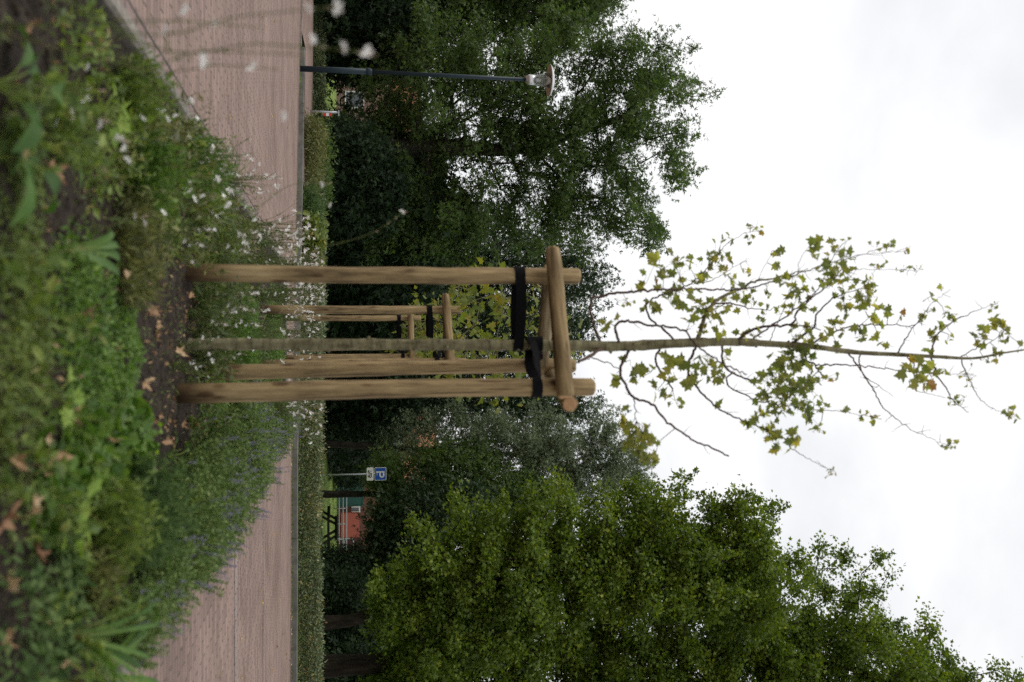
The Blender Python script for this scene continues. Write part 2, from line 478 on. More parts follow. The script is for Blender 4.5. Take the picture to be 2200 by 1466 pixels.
        if parent is not None:
            o.parent = parent
            if loc is not None:
                o.location = Vector(loc) - parent.location
            else:
                o.location = -parent.location if parent.location.length else Vector((0, 0, 0))
        elif loc is not None:
            o.location = Vector(loc)
        if kind:
            o['kind'] = kind
        return o


def tag(o, label=None, cat=None, group=None, kind=None):
    if label:
        n = len(label.split())
        assert 4 <= n <= 16, (n, label)
        o['label'] = label
    if cat:
        o['category'] = cat
    if group:
        o['group'] = group
    if kind:
        o['kind'] = kind
    return o


def thing(name, label, cat, loc=(0, 0, 0), group=None):
    o = bpy.data.objects.new(name, None)
    o.empty_display_size = 0.1
    COL.objects.link(o)
    o.location = Vector(loc)
    return tag(o, label, cat, group)


def dup(root, loc, rotz=0.0, scale=1.0, label=None, group=None):
    r = root.copy()
    COL.objects.link(r)
    r.location = Vector(loc)
    r.rotation_euler = (0, 0, rotz)
    r.scale = (scale,) * 3 if np.ndim(scale) == 0 else scale
    if label:
        r['label'] = label
    if group:
        r['group'] = group
    for ch in list(root.children):
        c = ch.copy()
        COL.objects.link(c)
        c.parent = r
        for g in list(ch.children):
            d = g.copy()
            COL.objects.link(d)
            d.parent = c
    return r


# leaf templates (base at the origin, y along the leaf, length 1)
T_OVAL = (np.array([[0, 0, 0], [.24, .42, .05], [0, 1, -.04], [-.24, .42, .05], [0, .45, -.03]]), [[0, 1, 2, 4], [0, 4, 2, 3]])
T_LANCE = (np.array([[0, 0, 0], [.10, .4, .03], [0, 1, -.1], [-.10, .4, .03], [0, .45, 0]]), [[0, 1, 2, 4], [0, 4, 2, 3]])
T_ROUND = (np.array([[0, 0, 0], [.38, .22, .04], [.44, .6, .05], [0, 1, 0], [-.44, .6, .05], [-.38, .22, .04]]), [[0, 1, 2, 3], [0, 3, 4, 5]])
T_KITE = (np.array([[0, 0, 0], [.30, .45, .06], [0, 1, 0], [-.30, .45, .06]]), [[0, 1, 2, 3]])
T_NARROW = (np.array([[0, 0, 0], [.11, .45, .03], [0, 1, 0], [-.11, .45, .03]]), [[0, 1, 2, 3]])
_h = [(0, 0), (.10, -.04), (.30, -.10), (.27, .12), (.58, .34), (.46, .40), (.24, .44), (.30, .66), (.16, .70), (0, 1.0)]
_mv = [(x, y, .16 * abs(x) - .10 * y * y) for x, y in _h] + [(-x, y, .16 * abs(x) - .10 * y * y) for x, y in _h[1:-1]]
T_MAPLE = (np.array(_mv), [[0, 1, 2, 3, 4, 5, 6, 7, 8, 9], [0, 9, 17, 16, 15, 14, 13, 12, 11, 10]])
# a coarser lobed leaf for trees in the distance
_h = [(0, 0), (.30, -.05), (.22, .18), (.55, .45), (.20, .52), (0, 1.0)]
_mv = [(x, y, .15 * abs(x)) for x, y in _h] + [(-x, y, .15 * abs(x)) for x, y in _h[1:-1]]
T_LOBED = (np.array(_mv), [[0, 1, 2, 3, 4, 5], [0, 5, 9, 8, 7, 6]])
# a small sprig of three leaves for bushy crowns
T_SPRIG = (np.array([[0, 0, 0], [.16, .35, .05], [.05, .75, 0], [-.14, .40, .05],
                     [.05, .1, 0], [.42, .20, .08], [.55, .58, 0], [.22, .42, .03],
                     [-.05, .15, 0], [-.36, .30, -.06], [-.42, .70, 0], [-.18, .5, .02],
                     [0, .5, 0], [.15, .75, .08], [.03, 1.1, 0], [-.12, .78, .05]]), [[0, 1, 2, 3], [4, 5, 6, 7], [8, 9, 10, 11], [12, 13, 14, 15]])
# petals of a wand flower: four petals fanned upwards
_pv, _pf = [], []
for _i, _a in enumerate((-75, -28, 28, 75)):
    ca, sa = math.cos(math.radians(_a)), math.sin(math.radians(_a))
    for (px_, py_) in ((0, .05), (.22, .45), (.16, .85), (0, .98), (-.16, .85), (-.22, .45)):
        _pv.append((px_ * ca + py_ * sa, -px_ * sa + py_ * ca, .25 * py_ * py_))
    _pf.append([_i * 6 + k for k in range(6)])
T_FLOWER = (np.array(_pv), _pf)

# ------------------------------------------------------------------ world, sun, render settings
SUN_EL, SUN_AZ = math.radians(50), math.radians(-88)      # azimuth from +Y towards +X
world = bpy.data.worlds.new('World')
scene.world = world
world.use_nodes = True
wn = world.node_tree
wn.nodes.clear()
WL = wn.links.new
wo = wn.nodes.new('ShaderNodeOutputWorld')
bg = wn.nodes.new('ShaderNodeBackground')
bg.inputs['Strength'].default_value = 0.1
sky = wn.nodes.new('ShaderNodeTexSky')
sky.sky_type = 'NISHITA'
sky.sun_disc = False
sky.sun_elevation = SUN_EL
sky.sun_rotation = SUN_AZ
sky.air_density = 1.0
sky.dust_density = 4.0
tcw = wn.nodes.new('ShaderNodeTexCoord')
mpw = wn.nodes.new('ShaderNodeMapping')
mpw.inputs['Scale'].default_value = (1.0, 1.0, 1.6)
mpw.inputs['Location'].default_value = (0.35, 0.1, 0.22)
WL(tcw.outputs['Generated'], mpw.inputs[0])
nzw = N(wn, 'ShaderNodeTexNoise', Scale=2.1, Detail=7.0, Roughness=0.5, Distortion=0.3)
WL(mpw.outputs[0], nzw.inputs['Vector'])
rw = ramp(wn, [(0.32, (8.5, 8.8, 9.2)), (0.43, (9.7, 9.85, 10.05)), (0.51, (11.2, 11.2, 11.2)), (0.75, (13.2, 13.1, 13.0))])
WL(nzw.outputs['Fac'], rw.inputs[0])
mw = N(wn, 'ShaderNodeMixRGB', blend_type='MIX')
mw.inputs[0].default_value = 0.9
WL(sky.outputs[0], mw.inputs[1])
WL(rw.outputs[0], mw.inputs[2])
WL(mw.outputs[0], bg.inputs['Color'])
WL(bg.outputs[0], wo.inputs[0])

sd = bpy.data.lights.new('sun', 'SUN')
sd.energy = 1.5
sd.angle = math.radians(22)
sd.color = (1.0, 0.96, 0.89)
so = bpy.data.objects.new('sun', sd)
COL.objects.link(so)
sv = Vector((math.sin(SUN_AZ) * math.cos(SUN_EL), math.cos(SUN_AZ) * math.cos(SUN_EL), math.sin(SUN_EL)))
so.rotation_euler = sv.to_track_quat('Z', 'Y').to_euler()
so.location = (0, 0, 30)

scene.view_settings.view_transform = 'Standard'
scene.view_settings.look = 'None'
scene.view_settings.exposure = 0.0
scene.view_settings.gamma = 1.0
scene.cycles.max_bounces = 7
scene.cycles.diffuse_bounces = 4
scene.cycles.transmission_bounces = 6
scene.cycles.transparent_max_bounces = 8
scene.cycles.use_denoising = False
scene.cycles.sample_clamp_indirect = 6.0

# ------------------------------------------------------------------ the lie of the land


def kerb_y(x):
    """Front face of the far kerb: two straight runs meeting in a shallow bend."""
    x = np.asarray(x, float)
    return np.where(x > 1.9, 18.4 - 0.097 * (x - 1.9), 18.4 - 0.52 * (x - 1.9))


def fade(t):
    t = np.clip(t, 0, 1)
    return t * t * (3 - 2 * t)


def terr(x, y):
    s = np.asarray(y, float) - kerb_y(x)
    low = fade((-6.35 - np.asarray(x, float)) / .9)      # the lowered kerb where the paving ramps down to the path
    return np.where(s < 0.3, -0.06, 0.095 - 0.078 * low * (1 - fade((s - .3) / 3.0)) + 0.74 * fade((s - 19) / 21) + 0.004 * np.clip(s - 40, 0, 800))


def vnoise(x, y, seed=0, f=1.0, octv=4):
    """Smooth value noise from sine sums, for soil and lawn relief."""
    r = np.random.default_rng(seed)
    o = np.zeros_like(np.asarray(x, float))
    a = 1.0
    for k in range(octv):
        for _ in range(4):
            t = r.uniform(0, 2 * math.pi)
            ff = f * 2 ** k * r.uniform(.7, 1.3)
            o = o + a * np.sin(ff * (x * math.cos(t) + y * math.sin(t)) + r.uniform(0, 6.28)) / 4
        a *= 0.55
    return o


def grid_sheet(name, xs, ys, zf, mat, kind='structure', keep=None, smooth=True):
    X, Y = np.meshgrid(xs, ys)
    Z = zf(X, Y)
    V = np.stack([X.ravel(), Y.ravel(), Z.ravel()], 1)
    nx, ny = len(xs), len(ys)
    i, j = np.meshgrid(np.arange(nx - 1), np.arange(ny - 1))
    a = (j * nx + i).ravel()
    f = np.stack([a, a + 1, a + nx + 1, a + nx], 1)
    if keep is not None:
        f = f[keep(V[f].mean(1))]
    mb = MB().add(V, [f], smooth=smooth)
    return mb.build(name, mat, kind=kind)


xs = np.unique(np.concatenate([np.linspace(-900, -60, 22), np.linspace(-60, 60, 161), np.linspace(60, 900, 22)]))
ys = np.unique(np.concatenate([np.linspace(-60, 12, 12), np.linspace(12, 80, 137), np.linspace(80, 1500, 30)]))
grid_sheet('ground', xs, ys, lambda x, y: terr(x, y) + np.where(terr(x, y) > .2, .03 * vnoise(x, y, 5, .9), 0), 'lawn')


def strip_sheet(name, rows, z, mat):
    """A flat strip between two poly-lines [(x, y0, y1)...]."""
    V, f = [], []
    for x, y0, y1 in rows:
        V += [(x, y0, z), (x, y1, z)]
    for i in range(len(rows) - 1):
        f.append([2 * i, 2 * i + 2, 2 * i + 3, 2 * i + 1])
    return MB().add(V, [f]).build(name, mat, kind='structure')


# brick paving round the bed, up to the far kerb
pr = [(x, -12.0, float(kerb_y(x)) + .02) for x in (-45, -20, -8, -4, 0, 1.9, 6, 12, 30)]
strip_sheet('path', pr, 0.0, 'path')
# the two bay lines of blue-grey bricks and the gutter courses beside the kerbs
for k, (yy, w) in enumerate(((8.05, .09), (11.15, .09))):
    strip_sheet('bay_line', [(1.2, yy - w / 2, yy + w / 2), (30, yy - w / 2 - .35, yy + w / 2 - .35)], 0.004, 'path_grey')
strip_sheet('gutter', [(x, float(kerb_y(x)) - .22, float(kerb_y(x)) + .01) for x in (-20, -8, -4, 0, 1.9, 6, 12, 30)], 0.004, 'path_dark')
strip_sheet('gutter', [(-1.27, -3, 14.6), (-1.065, -3, 14.6)], 0.004, 'path_dark')

# paved area beyond the far kerb and its grass verge
V_, f_ = [], []
for x in np.linspace(-30, -3.2, 68):
    for s_ in np.linspace(.10, 7.0, 19):
        y = float(kerb_y(x)) + s_
        V_.append((x, y, max(float(terr(x, y)), .017 if x < -6.45 else .095) + .016))
for i in range(67):
    for j in range(18):
        f_.append([i * 19 + j, (i + 1) * 19 + j, (i + 1) * 19 + j + 1, i * 19 + j + 1])
MB().add(V_, [f_]).build('pavement', 'path', kind='structure')


def kerb_stones(name, pts, w, z0, z1, mat, step=1.0, inset=0.006):
    mb = MB()
    pts = [np.array(p, float) for p in pts]
    for a, b in zip(pts[:-1], pts[1:]):
        L = np.linalg.norm(b - a)
        n = max(1, int(round(L / step)))
        ang = math.atan2(b[1] - a[1], b[0] - a[0])
        dirv = (b - a) / L
        nv = np.array([-dirv[1], dirv[0]])
        for i in range(n):
            m = a + dirv * (L * (i + .5) / n) + nv * w / 2
            l = L / n - inset
            jx, jz = rng.normal(0, .0025, 2)
            c = .012
            x, y = l / 2, w / 2
            V = []
            for zz, ii in ((z0, 0), (z1 - c, 0), (z1, c)):
                for sx, sy in ((-1, -1), (1, -1), (1, 1), (-1, 1)):
                    V.append((sx * (x - ii), sy * (y - ii), zz + jz))
            V = np.array(V)
            ca, sa = math.cos(ang), math.sin(ang)
            V = np.stack([V[:, 0] * ca - V[:, 1] * sa + m[0] + nv[0] * jx, V[:, 0] * sa + V[:, 1] * ca + m[1] + nv[1] * jx, V[:, 2]], 1)
            fs = []
            for r in range(2):
                for k in range(4):
                    fs.append([r * 4 + k, r * 4 + (k + 1) % 4, r * 4 + 4 + (k + 1) % 4, r * 4 + 4 + k])
            fs.append([8, 9, 10, 11])
            mb.add(V, [fs])
    return mb.build(name, mat, kind='structure')


kerb_stones('kerb', [(-1.06, -2), (-1.06, 14.5)][::-1], 0.065, -.05, 0.10, 'kerb')
kerb_stones('kerb', [(1.08, -2), (1.08, 14.5)], 0.11, -.05, 0.10, 'kerb')
kerb_stones('kerb', [(1.08, 14.5), (-1.06, 14.5)], 0.11, -.05, 0.10, 'kerb')
kp = [(x, float(kerb_y(x))) for x in (-6.4, -5, -3, -1, 1.9, 5, 9, 14, 22)]
kerb_stones('kerb', kp, 0.16, -.05, 0.105, 'kerb_dark', step=1.55)
kp = [(x, float(kerb_y(x))) for x in (-18, -12, -8.5, -6.42)]
kerb_stones('kerb', kp, 0.16, -.05, 0.030, 'kerb', step=1.2)


def soil_z(x, y):
    return 0.075 + 0.016 * vnoise(x, y, 3, 5, 4) + 0.012 * vnoise(x, y, 4, 37, 3)


xs = np.arange(-.96, .985, .02)
ys = np.concatenate([np.arange(-1.5, 1.5, .1), np.arange(1.5, 7, .02), np.arange(7, 14.41, .06)])
grid_sheet('soil', np.append(xs, .985), np.append(ys, 14.45), soil_z, 'soil')

# crumbs of earth
mb = MB()
ico = np.array([[0, 0, 1], [.89, 0, .45], [.28, .85, .45], [-.72, .53, .45], [-.72, -.53, .45], [.28, -.85, .45], [.72, .53, -.45], [-.28, .85, -.45], [-.89, 0, -.45], [-.28, -.85, -.45], [.72, -.53, -.45], [0, 0, -1]])
icf = [[0, 1, 2], [0, 2, 3], [0, 3, 4], [0, 4, 5], [0, 5, 1], [1, 6, 2], [2, 7, 3], [3, 8, 4], [4, 9, 5], [5, 10, 1], [2, 6, 7], [3, 7, 8], [4, 8, 9], [5, 9, 10], [1, 10, 6], [11, 7, 6], [11, 8, 7], [11, 9, 8], [11, 10, 9], [11, 6, 10]]
n = 9000
cx = rng.uniform(-.95, .97, n)
cy = 1.9 + 5.5 * rng.random(n) ** 1.6
cz = soil_z(cx, cy)
sz = .0025 + .006 * rng.random(n) ** 3
for k in range(6):
    sel = np.arange(n) % 6 == k
    tv = ico * rng.uniform(.7, 1.3, (12, 3))
    mb.scatter((tv, icf), np.stack([cx, cy, cz + sz * .3], 1)[sel], nrm(rng.normal(size=(sel.sum(), 3))), rng.normal(size=(sel.sum(), 3)), sz[sel], .5)
mb.build('soil_crumbs', 'clod', kind='stuff')

# ------------------------------------------------------------------ sticks and supports


def stick(name, p0, p1, r0, r1, parent, mat, sides=20, sawn=True, bev=.012, wob=.012, seed=0):
    """A round peeled timber from p0 to p1, its grain along its own z axis."""
    p0, p1 = np.asarray(p0, float), np.asarray(p1, float)
    L = np.linalg.norm(p1 - p0)
    r = np.random.default_rng(seed)
    zs = np.concatenate([[0, bev], np.linspace(.1, L - .1, max(3, int(L / .12))), [L - bev, L]])
    rr = r0 + (r1 - r0) * zs / L
    rr[0] -= bev * .8
    rr[-1] -= bev * .8
    ph = r.uniform(0, 6.28, 4)
    pts = np.stack([.006 * np.sin(zs * 1.7 + ph[0]), .006 * np.sin(zs * 2.1 + ph[1]), zs], 1)
    rr = rr * (1 + .02 * np.sin(zs * 5 + ph[2]) + .012 * np.sin(zs * 11 + ph[3]))
    mb = MB().tube(pts, rr, sides, cap=True, capmi=1 if sawn else 0)
    mb.V[0] += r.normal(0, .0012, mb.V[0].shape)
    o = mb.build(name, [mat, 'cut'])
    q = Vector((p1 - p0)).to_track_quat('Z', 'Y')
    o.rotation_mode = 'QUATERNION'
    o.rotation_quaternion = q
    o.parent = parent
    o.location = Vector(p0) - parent.location
    return o


def band(name, c0, r0, c1, r1, width, parent, twist=0.0, cross=False):
    """A webbing loop round two uprights, centre to centre."""
    c0, c1 = np.asarray(c0, float), np.asarray(c1, float)
    d = (c1 - c0)[:2]
    a0 = math.atan2(d[1], d[0])
    pts = []
    for t in np.linspace(90, 270, 13):
        a = a0 + math.radians(t)
        pts.append((c0[0] + r0 * math.cos(a), c0[1] + r0 * math.sin(a), c0[2]))
    ins = 8
    e0 = len(pts)
    p = np.array(pts[-1])
    sg = -1 if cross else 1
    q = np.array((c1[0] + r1 * math.cos(a0 - sg * math.pi / 2), c1[1] + r1 * math.sin(a0 - sg * math.pi / 2), c1[2]))
    for t in np.linspace(0, 1, ins)[1:-1]:
        pts.append(tuple(p + (q - p) * t + np.array([0, 0, (.022 if cross else .008) * math.sin(t * math.pi)])))
    for t in np.linspace(-90 * sg, 90 * sg, 11):
        a = a0 + math.radians(t)
        pts.append((c1[0] + r1 * math.cos(a), c1[1] + r1 * math.sin(a), c1[2]))
    p = np.array(pts[-1])
    q = np.array(pts[0])
    for t in np.linspace(0, 1, ins)[1:-1]:
        pts.append(tuple(p + (q - p) * t - np.array([0, 0, (.022 if cross else .008) * math.sin(t * math.pi)])))
    pts = np.array(pts)
    n = len(pts)
    T = nrm(np.roll(pts, -1, 0) - np.roll(pts, 1, 0))
    out = nrm(np.cross(T, np.array([0, 0, 1.0])))
    fr = np.clip(((pts - c0) @ np.append(d, 0)) / (d @ d), 0, 1)
    w = np.stack([np.zeros(n), np.zeros(n), np.ones(n)], 1) + out * (np.sin(fr * math.pi) * twist)[:, None]
    w = nrm(w) * width / 2
    th = .0022
    V = np.concatenate([pts + w + out * th, pts - w + out * th, pts - w - out * th, pts + w - out * th])
    k = np.arange(n)
    k2 = (k + 1) % n
    fs = [np.stack([a * n + k, a * n + k2, b * n + k2, b * n + k], 1) for a, b in ((0, 1), (1, 2), (2, 3), (3, 0))]
    return MB().add(V, [np.concatenate(fs)], smooth=False).build(name, 'strap', parent)


TREE1 = np.array([.015, 4.98])


def tree_support(label, group):
    root = thing('tree_stake_frame', label, 'tree support', (.015, 4.98, .07), group)
    A0, A1 = np.array([-.318, 4.90, .0]), np.array([-.318, 4.90, P(1246, 588, 4.90)[2]])
    B0, B1 = np.array([.226, 4.69, .0]), np.array([.219, 4.69, P(1277, 836, 4.69)[2]])
    C0, C1 = np.array([.158, 5.42, .0]), np.array([.135, 5.42, P(1236, 795, 5.42)[2]])
    stick('stake', A0, A1, .041, .039, root, 'wood_foot', seed=1)
    stick('stake', B0, B1, .0445, .041, root, 'wood_foot', seed=2)
    stick('stake', C0, C1, .040, .037, root, 'wood_foot', seed=3)
    # three cross rails nailed round the heads
    stick('cross_rail', P(1187, 533, 4.80), P(1219, 853, 4.60), .036, .042, root, 'wood', seed=4)
    stick('cross_rail', P(1186, 572, 4.965), P(1160, 815, 5.50), .038, .036, root, 'wood_grey', seed=5)
    stick('cross_rail', P(1222, 868, 4.66), P(1180, 790, 5.60), .040, .036, root, 'wood', seed=6)
    tz = lambda px: P(px, 740, 4.98)[2]
    band('strap', (-.318, 4.90, P(1115, 588, 4.90)[2]), .0425, (.015, 4.98, tz(1112)), .034, .050, root, .1)
    band('strap', (.220, 4.69, P(1152, 836, 4.69)[2]), .0440, (.015, 4.98, tz(1140)), .036, .046, root, .9, True)
    band('strap', (.138, 5.42, P(1146, 796, 5.42)[2]), .0400, (.015, 4.98, tz(1154)), .037, .046, root, -.9, True)
    return root


sup = tree_support('pale round timber frame with black straps around the nearest young maple', 'tree support frames in the bed')
dup(sup, (.045, 9.74, .07), math.radians(-9), 1.0, 'smaller looking timber support frame standing midway along the bed, second in line')
dup(sup, (.0, 14.0, .07), math.radians(4), (.95, .95, .98), 'farthest timber support frame, partly hidden behind the trunk and the second frame')

# ------------------------------------------------------------------ the young maple in the middle


def Z(zx, zy, Y):
    return P(1200 + zx / 2.2, 400 + zy / 2.2, Y)


def smooth_line(pts, n):
    pts = np.asarray(pts, float)
    t = np.concatenate([[0], np.cumsum(np.linalg.norm(np.diff(pts, axis=0), axis=1))])
    tt = np.linspace(0, t[-1], n)
    # catmull-rom through the points
    out = []
    for x in tt:
        i = min(max(np.searchsorted(t, x) - 1, 0), len(pts) - 2)
        u = (x - t[i]) / (t[i + 1] - t[i] + 1e-9)
        p0 = pts[max(i - 1, 0)]
        p1, p2 = pts[i], pts[i + 1]
        p3 = pts[min(i + 2, len(pts) - 1)]
        out.append(.5 * ((2 * p1) + (-p0 + p2) * u + (2 * p0 - 5 * p1 + 4 * p2 - p3) * u * u + (-p0 + 3 * p1 - 3 * p2 + p3) * u ** 3))
    return np.array(out)


def main_tree():
    Y0 = 4.98
    root = thing('young_maple_tree', 'nearest young maple with thin trunk and sparse yellow-green leaves against the sky', 'tree', (.015, Y0, .07), 'young staked maples')
    tk = [(380, 740, 25), (700, 740, 24), (1000, 741, 23.5), (1227, 743, 22.5), (1336, 744, 22), (1473, 737, 20), (1577, 735, 18), (1654, 739, 15), (1745, 745, 13), (1836, 757, 11), (1927, 762, 9.5), (2018, 767, 8), (2091, 770, 6), (2154, 759, 4.5), (2200, 752, 4), (2275, 742, 2.5)]
    pts = np.array([P(a, b, Y0) for a, b, w in tk])
    rad = np.array([w for a, b, w in tk]) / 2 / F * Y0
    n = 150
    line = smooth_line(pts, n)
    t0 = np.concatenate([[0], np.cumsum(np.linalg.norm(np.diff(pts, axis=0), axis=1))])
    rl = np.interp(np.linspace(0, t0[-1], n), t0, rad)
    knot = 1 + .16 * np.clip(np.sin(np.linspace(0, 105, n)) - .72, 0, 1) * 3.2 + rng.normal(0, .018, n)
    knot[int(n * .36):int(n * .62)] *= 1 + .07 * np.abs(np.sin(np.linspace(0, 40, int(n * .62) - int(n * .36))))
    rl[:4] *= [1.35, 1.2, 1.1, 1.03]
    mb = MB().tube(line, rl * knot, 14, wob=.02)
    for k in range(26):       # bud scars and stubs
        i = int(rng.integers(15, 140))
        a = rng.uniform(0, 6.28)
        dv = np.array([math.cos(a), math.sin(a), .5])
        mb.tube([line[i], line[i] + dv * rl[i] * 1.0, line[i] + dv * rl[i] * 1.45], [rl[i] * .5, rl[i] * .42, rl[i] * .2], 6)
    mb.build('trunk', 'bark_young', root)
    B = [  # zoom-space polylines, depth run, thickness at start and end in zoom pixels
        ([(205, 750), (160, 640), (152, 545), (200, 520), (350, 500), (600, 487), (850, 490), (1000, 455), (1130, 415), (1280, 365), (1430, 325), (1550, 285)], -.35, 15, 2.5),
        ([(290, 750), (270, 690), (298, 638), (450, 660), (585, 680), (640, 740), (760, 830), (890, 890)], -.40, 14, 6),
        ([(555, 735), (500, 680), (430, 620), (415, 560), (450, 530), (560, 490), (640, 450), (700, 390), (800, 270), (905, 215)], .30, 12, 2),
        ([(655, 740), (690, 620), (740, 545), (850, 490), (930, 450), (1050, 430), (1180, 390)], .12, 24, 3),
        ([(735, 560), (800, 553), (900, 575), (1000, 590)], .2, 11, 3),
        ([(840, 740), (870, 705), (950, 670), (1100, 652), (1130, 590), (1280, 460), (1340, 390)], -.22, 16, 4),
        ([(1095, 655), (1160, 662), (1240, 680)], -.2, 8, 5),
        ([(900, 740), (1000, 665), (1150, 560), (1225, 490), (1290, 350), (1320, 300)], .28, 10, 3),
        ([(1100, 745), (1210, 665), (1212, 620), (1270, 555), (1340, 510), (1450, 480)], -.15, 14, 3),
        ([(1190, 750), (1280, 700), (1400, 660), (1580, 657), (1690, 655), (1760, 560), (1850, 490)], .2, 10, 1.5),
        ([(1605, 790), (1650, 710), (1700, 640), (1745, 575)], -.1, 8, 2),
        ([(1762, 795), (1778, 720), (1850, 650), (1950, 600), (2050, 560)], .12, 10, 1.5),
        ([(1900, 808), (1970, 770), (2050, 730), (2110, 660)], .1, 6, 2),
        ([(215, 760), (150, 800), (95, 832)], -.16, 18, 14),
        ([(140, 805), (230, 835), (300, 875)], .1, 7, 4),
        ([(335, 765), (310, 820), (292, 880), (310, 930), (355, 1000), (440, 1030), (500, 1100), (620, 1190), (720, 1235), (805, 1278)], -.25, 14, 8),
        ([(355, 1000), (362, 1050), (368, 1112)], -.25, 6, 3),
        ([(480, 765), (458, 810), (480, 880), (520, 930), (540, 960)], .2, 12, 8),
        ([(655, 750), (620, 830), (618, 890), (660, 960), (720, 1020), (780, 1065), (900, 1120), (1000, 1160), (1060, 1190), (1100, 1240), (1200, 1300), (1290, 1345)], -.3, 14, 1.5),
        ([(775, 750), (770, 810), (800, 870), (910, 920)], .25, 12, 9),
        ([(835, 882), (792, 905), (810, 950), (880, 985), (960, 1020), (1100, 1040), (1250, 1060), (1350, 1068), (1470, 1090)], .3, 9, 1.5),
        ([(1160, 775), (1165, 805), (1215, 845), (1350, 843), (1500, 858), (1650, 875), (1800, 885), (1930, 890)], -.2, 10, 1.5),
        ([(1215, 845), (1235, 880), (1252, 908)], -.1, 8, 7),
        ([(1370, 790), (1420, 860), (1500, 985), (1540, 1050), (1650, 1140), (1750, 1190), (1840, 1225)], -.2, 9, 1.5),
        ([(1437, 780), (1420, 830), (1450, 900), (1510, 940), (1580, 995)], .2, 8, 1.2),
        ([(1678, 805), (1678, 900), (1660, 930), (1700, 970), (1830, 1000)], -.15, 7, 1.5),
        ([(1760, 810), (1790, 890), (1840, 970), (1860, 1010), (1940, 1068)], .2, 10, 3),
        ([(1900, 815), (1935, 900), (1970, 970), (2020, 1030), (2110, 1075)], -.15, 7, 1.5),
        ([(640, 445), (700, 455), (800, 400), (900, 340)], .35, 5, 2),
        ([(930, 460), (1005, 325)], .1, 3, 1.2),
        ([(1130, 415), (1140, 350), (1190, 280)], -.3, 4, 1.2),
        ([(1280, 440), (1400, 395), (1560, 395), (1700, 400)], .1, 3.5, 1.2),
        ([(1340, 340), (1480, 320), (1640, 305)], -.2, 3, 1),
        ([(1000, 730), (1070, 560), (1110, 430)], .2, 5, 2),
    ]
    nodes, dep = [], []
    for pl, dy, w0, w1 in B:
        L = sum(math.dist(a, b) for a, b in zip(pl[:-1], pl[1:]))
        acc, pp = 0, []
        start = 0.0
        for i, (a, b) in enumerate(pl):
            if i:
                acc += math.dist(pl[i - 1], pl[i])
            # forks begin at the depth of the branch they leave
            q = Z(a, b, Y0)
            if i == 0 and nodes:
                nn_ = np.array(nodes)
                e = np.array([[(x[0] / x[1]), (x[2] - CAMH) / x[1]] for x in nn_])
                me_ = np.array([q[0] / q[1], (q[2] - CAMH) / q[1]])
                dd = np.linalg.norm(e - me_, axis=1)
                if dd.min() < .008 and abs(b - 770) > 45:
                    start = nn_[dd.argmin()][1] - Y0
            pp.append(Z(a, b, Y0 + start + (dy - start) * (acc / L)))
        ln = smooth_line(pp, max(10, int(L / 14)))
        ln[1:-1] += rng.normal(0, .0028, (len(ln) - 2, 3))
        r = np.linspace(w0, w1, len(ln)) / 2.2 / 2 / F * Y0
        r = np.maximum(r, .0011)
        r[::5] *= 1.12
        mb = MB().tube(ln, r, 8)
        # spurs
        for k in range(int(L / 75)):
            i = int(rng.integers(2, len(ln) - 1))
            dv = nrm(rng.normal(size=3) + np.array([0, 0, .4]))
            s_ = rng.uniform(.015, .08)
            mb.tube([ln[i], ln[i] + dv * s_ * .5, ln[i] + dv * s_ + np.array([0, 0, .01])], [.0016, .0012, .0007], 4, cap=False)
        mb.build('branch', ['bark_young' if w0 > 20 else 'twig'], root)
        nodes += list(ln)
    nodes = np.array(nodes)
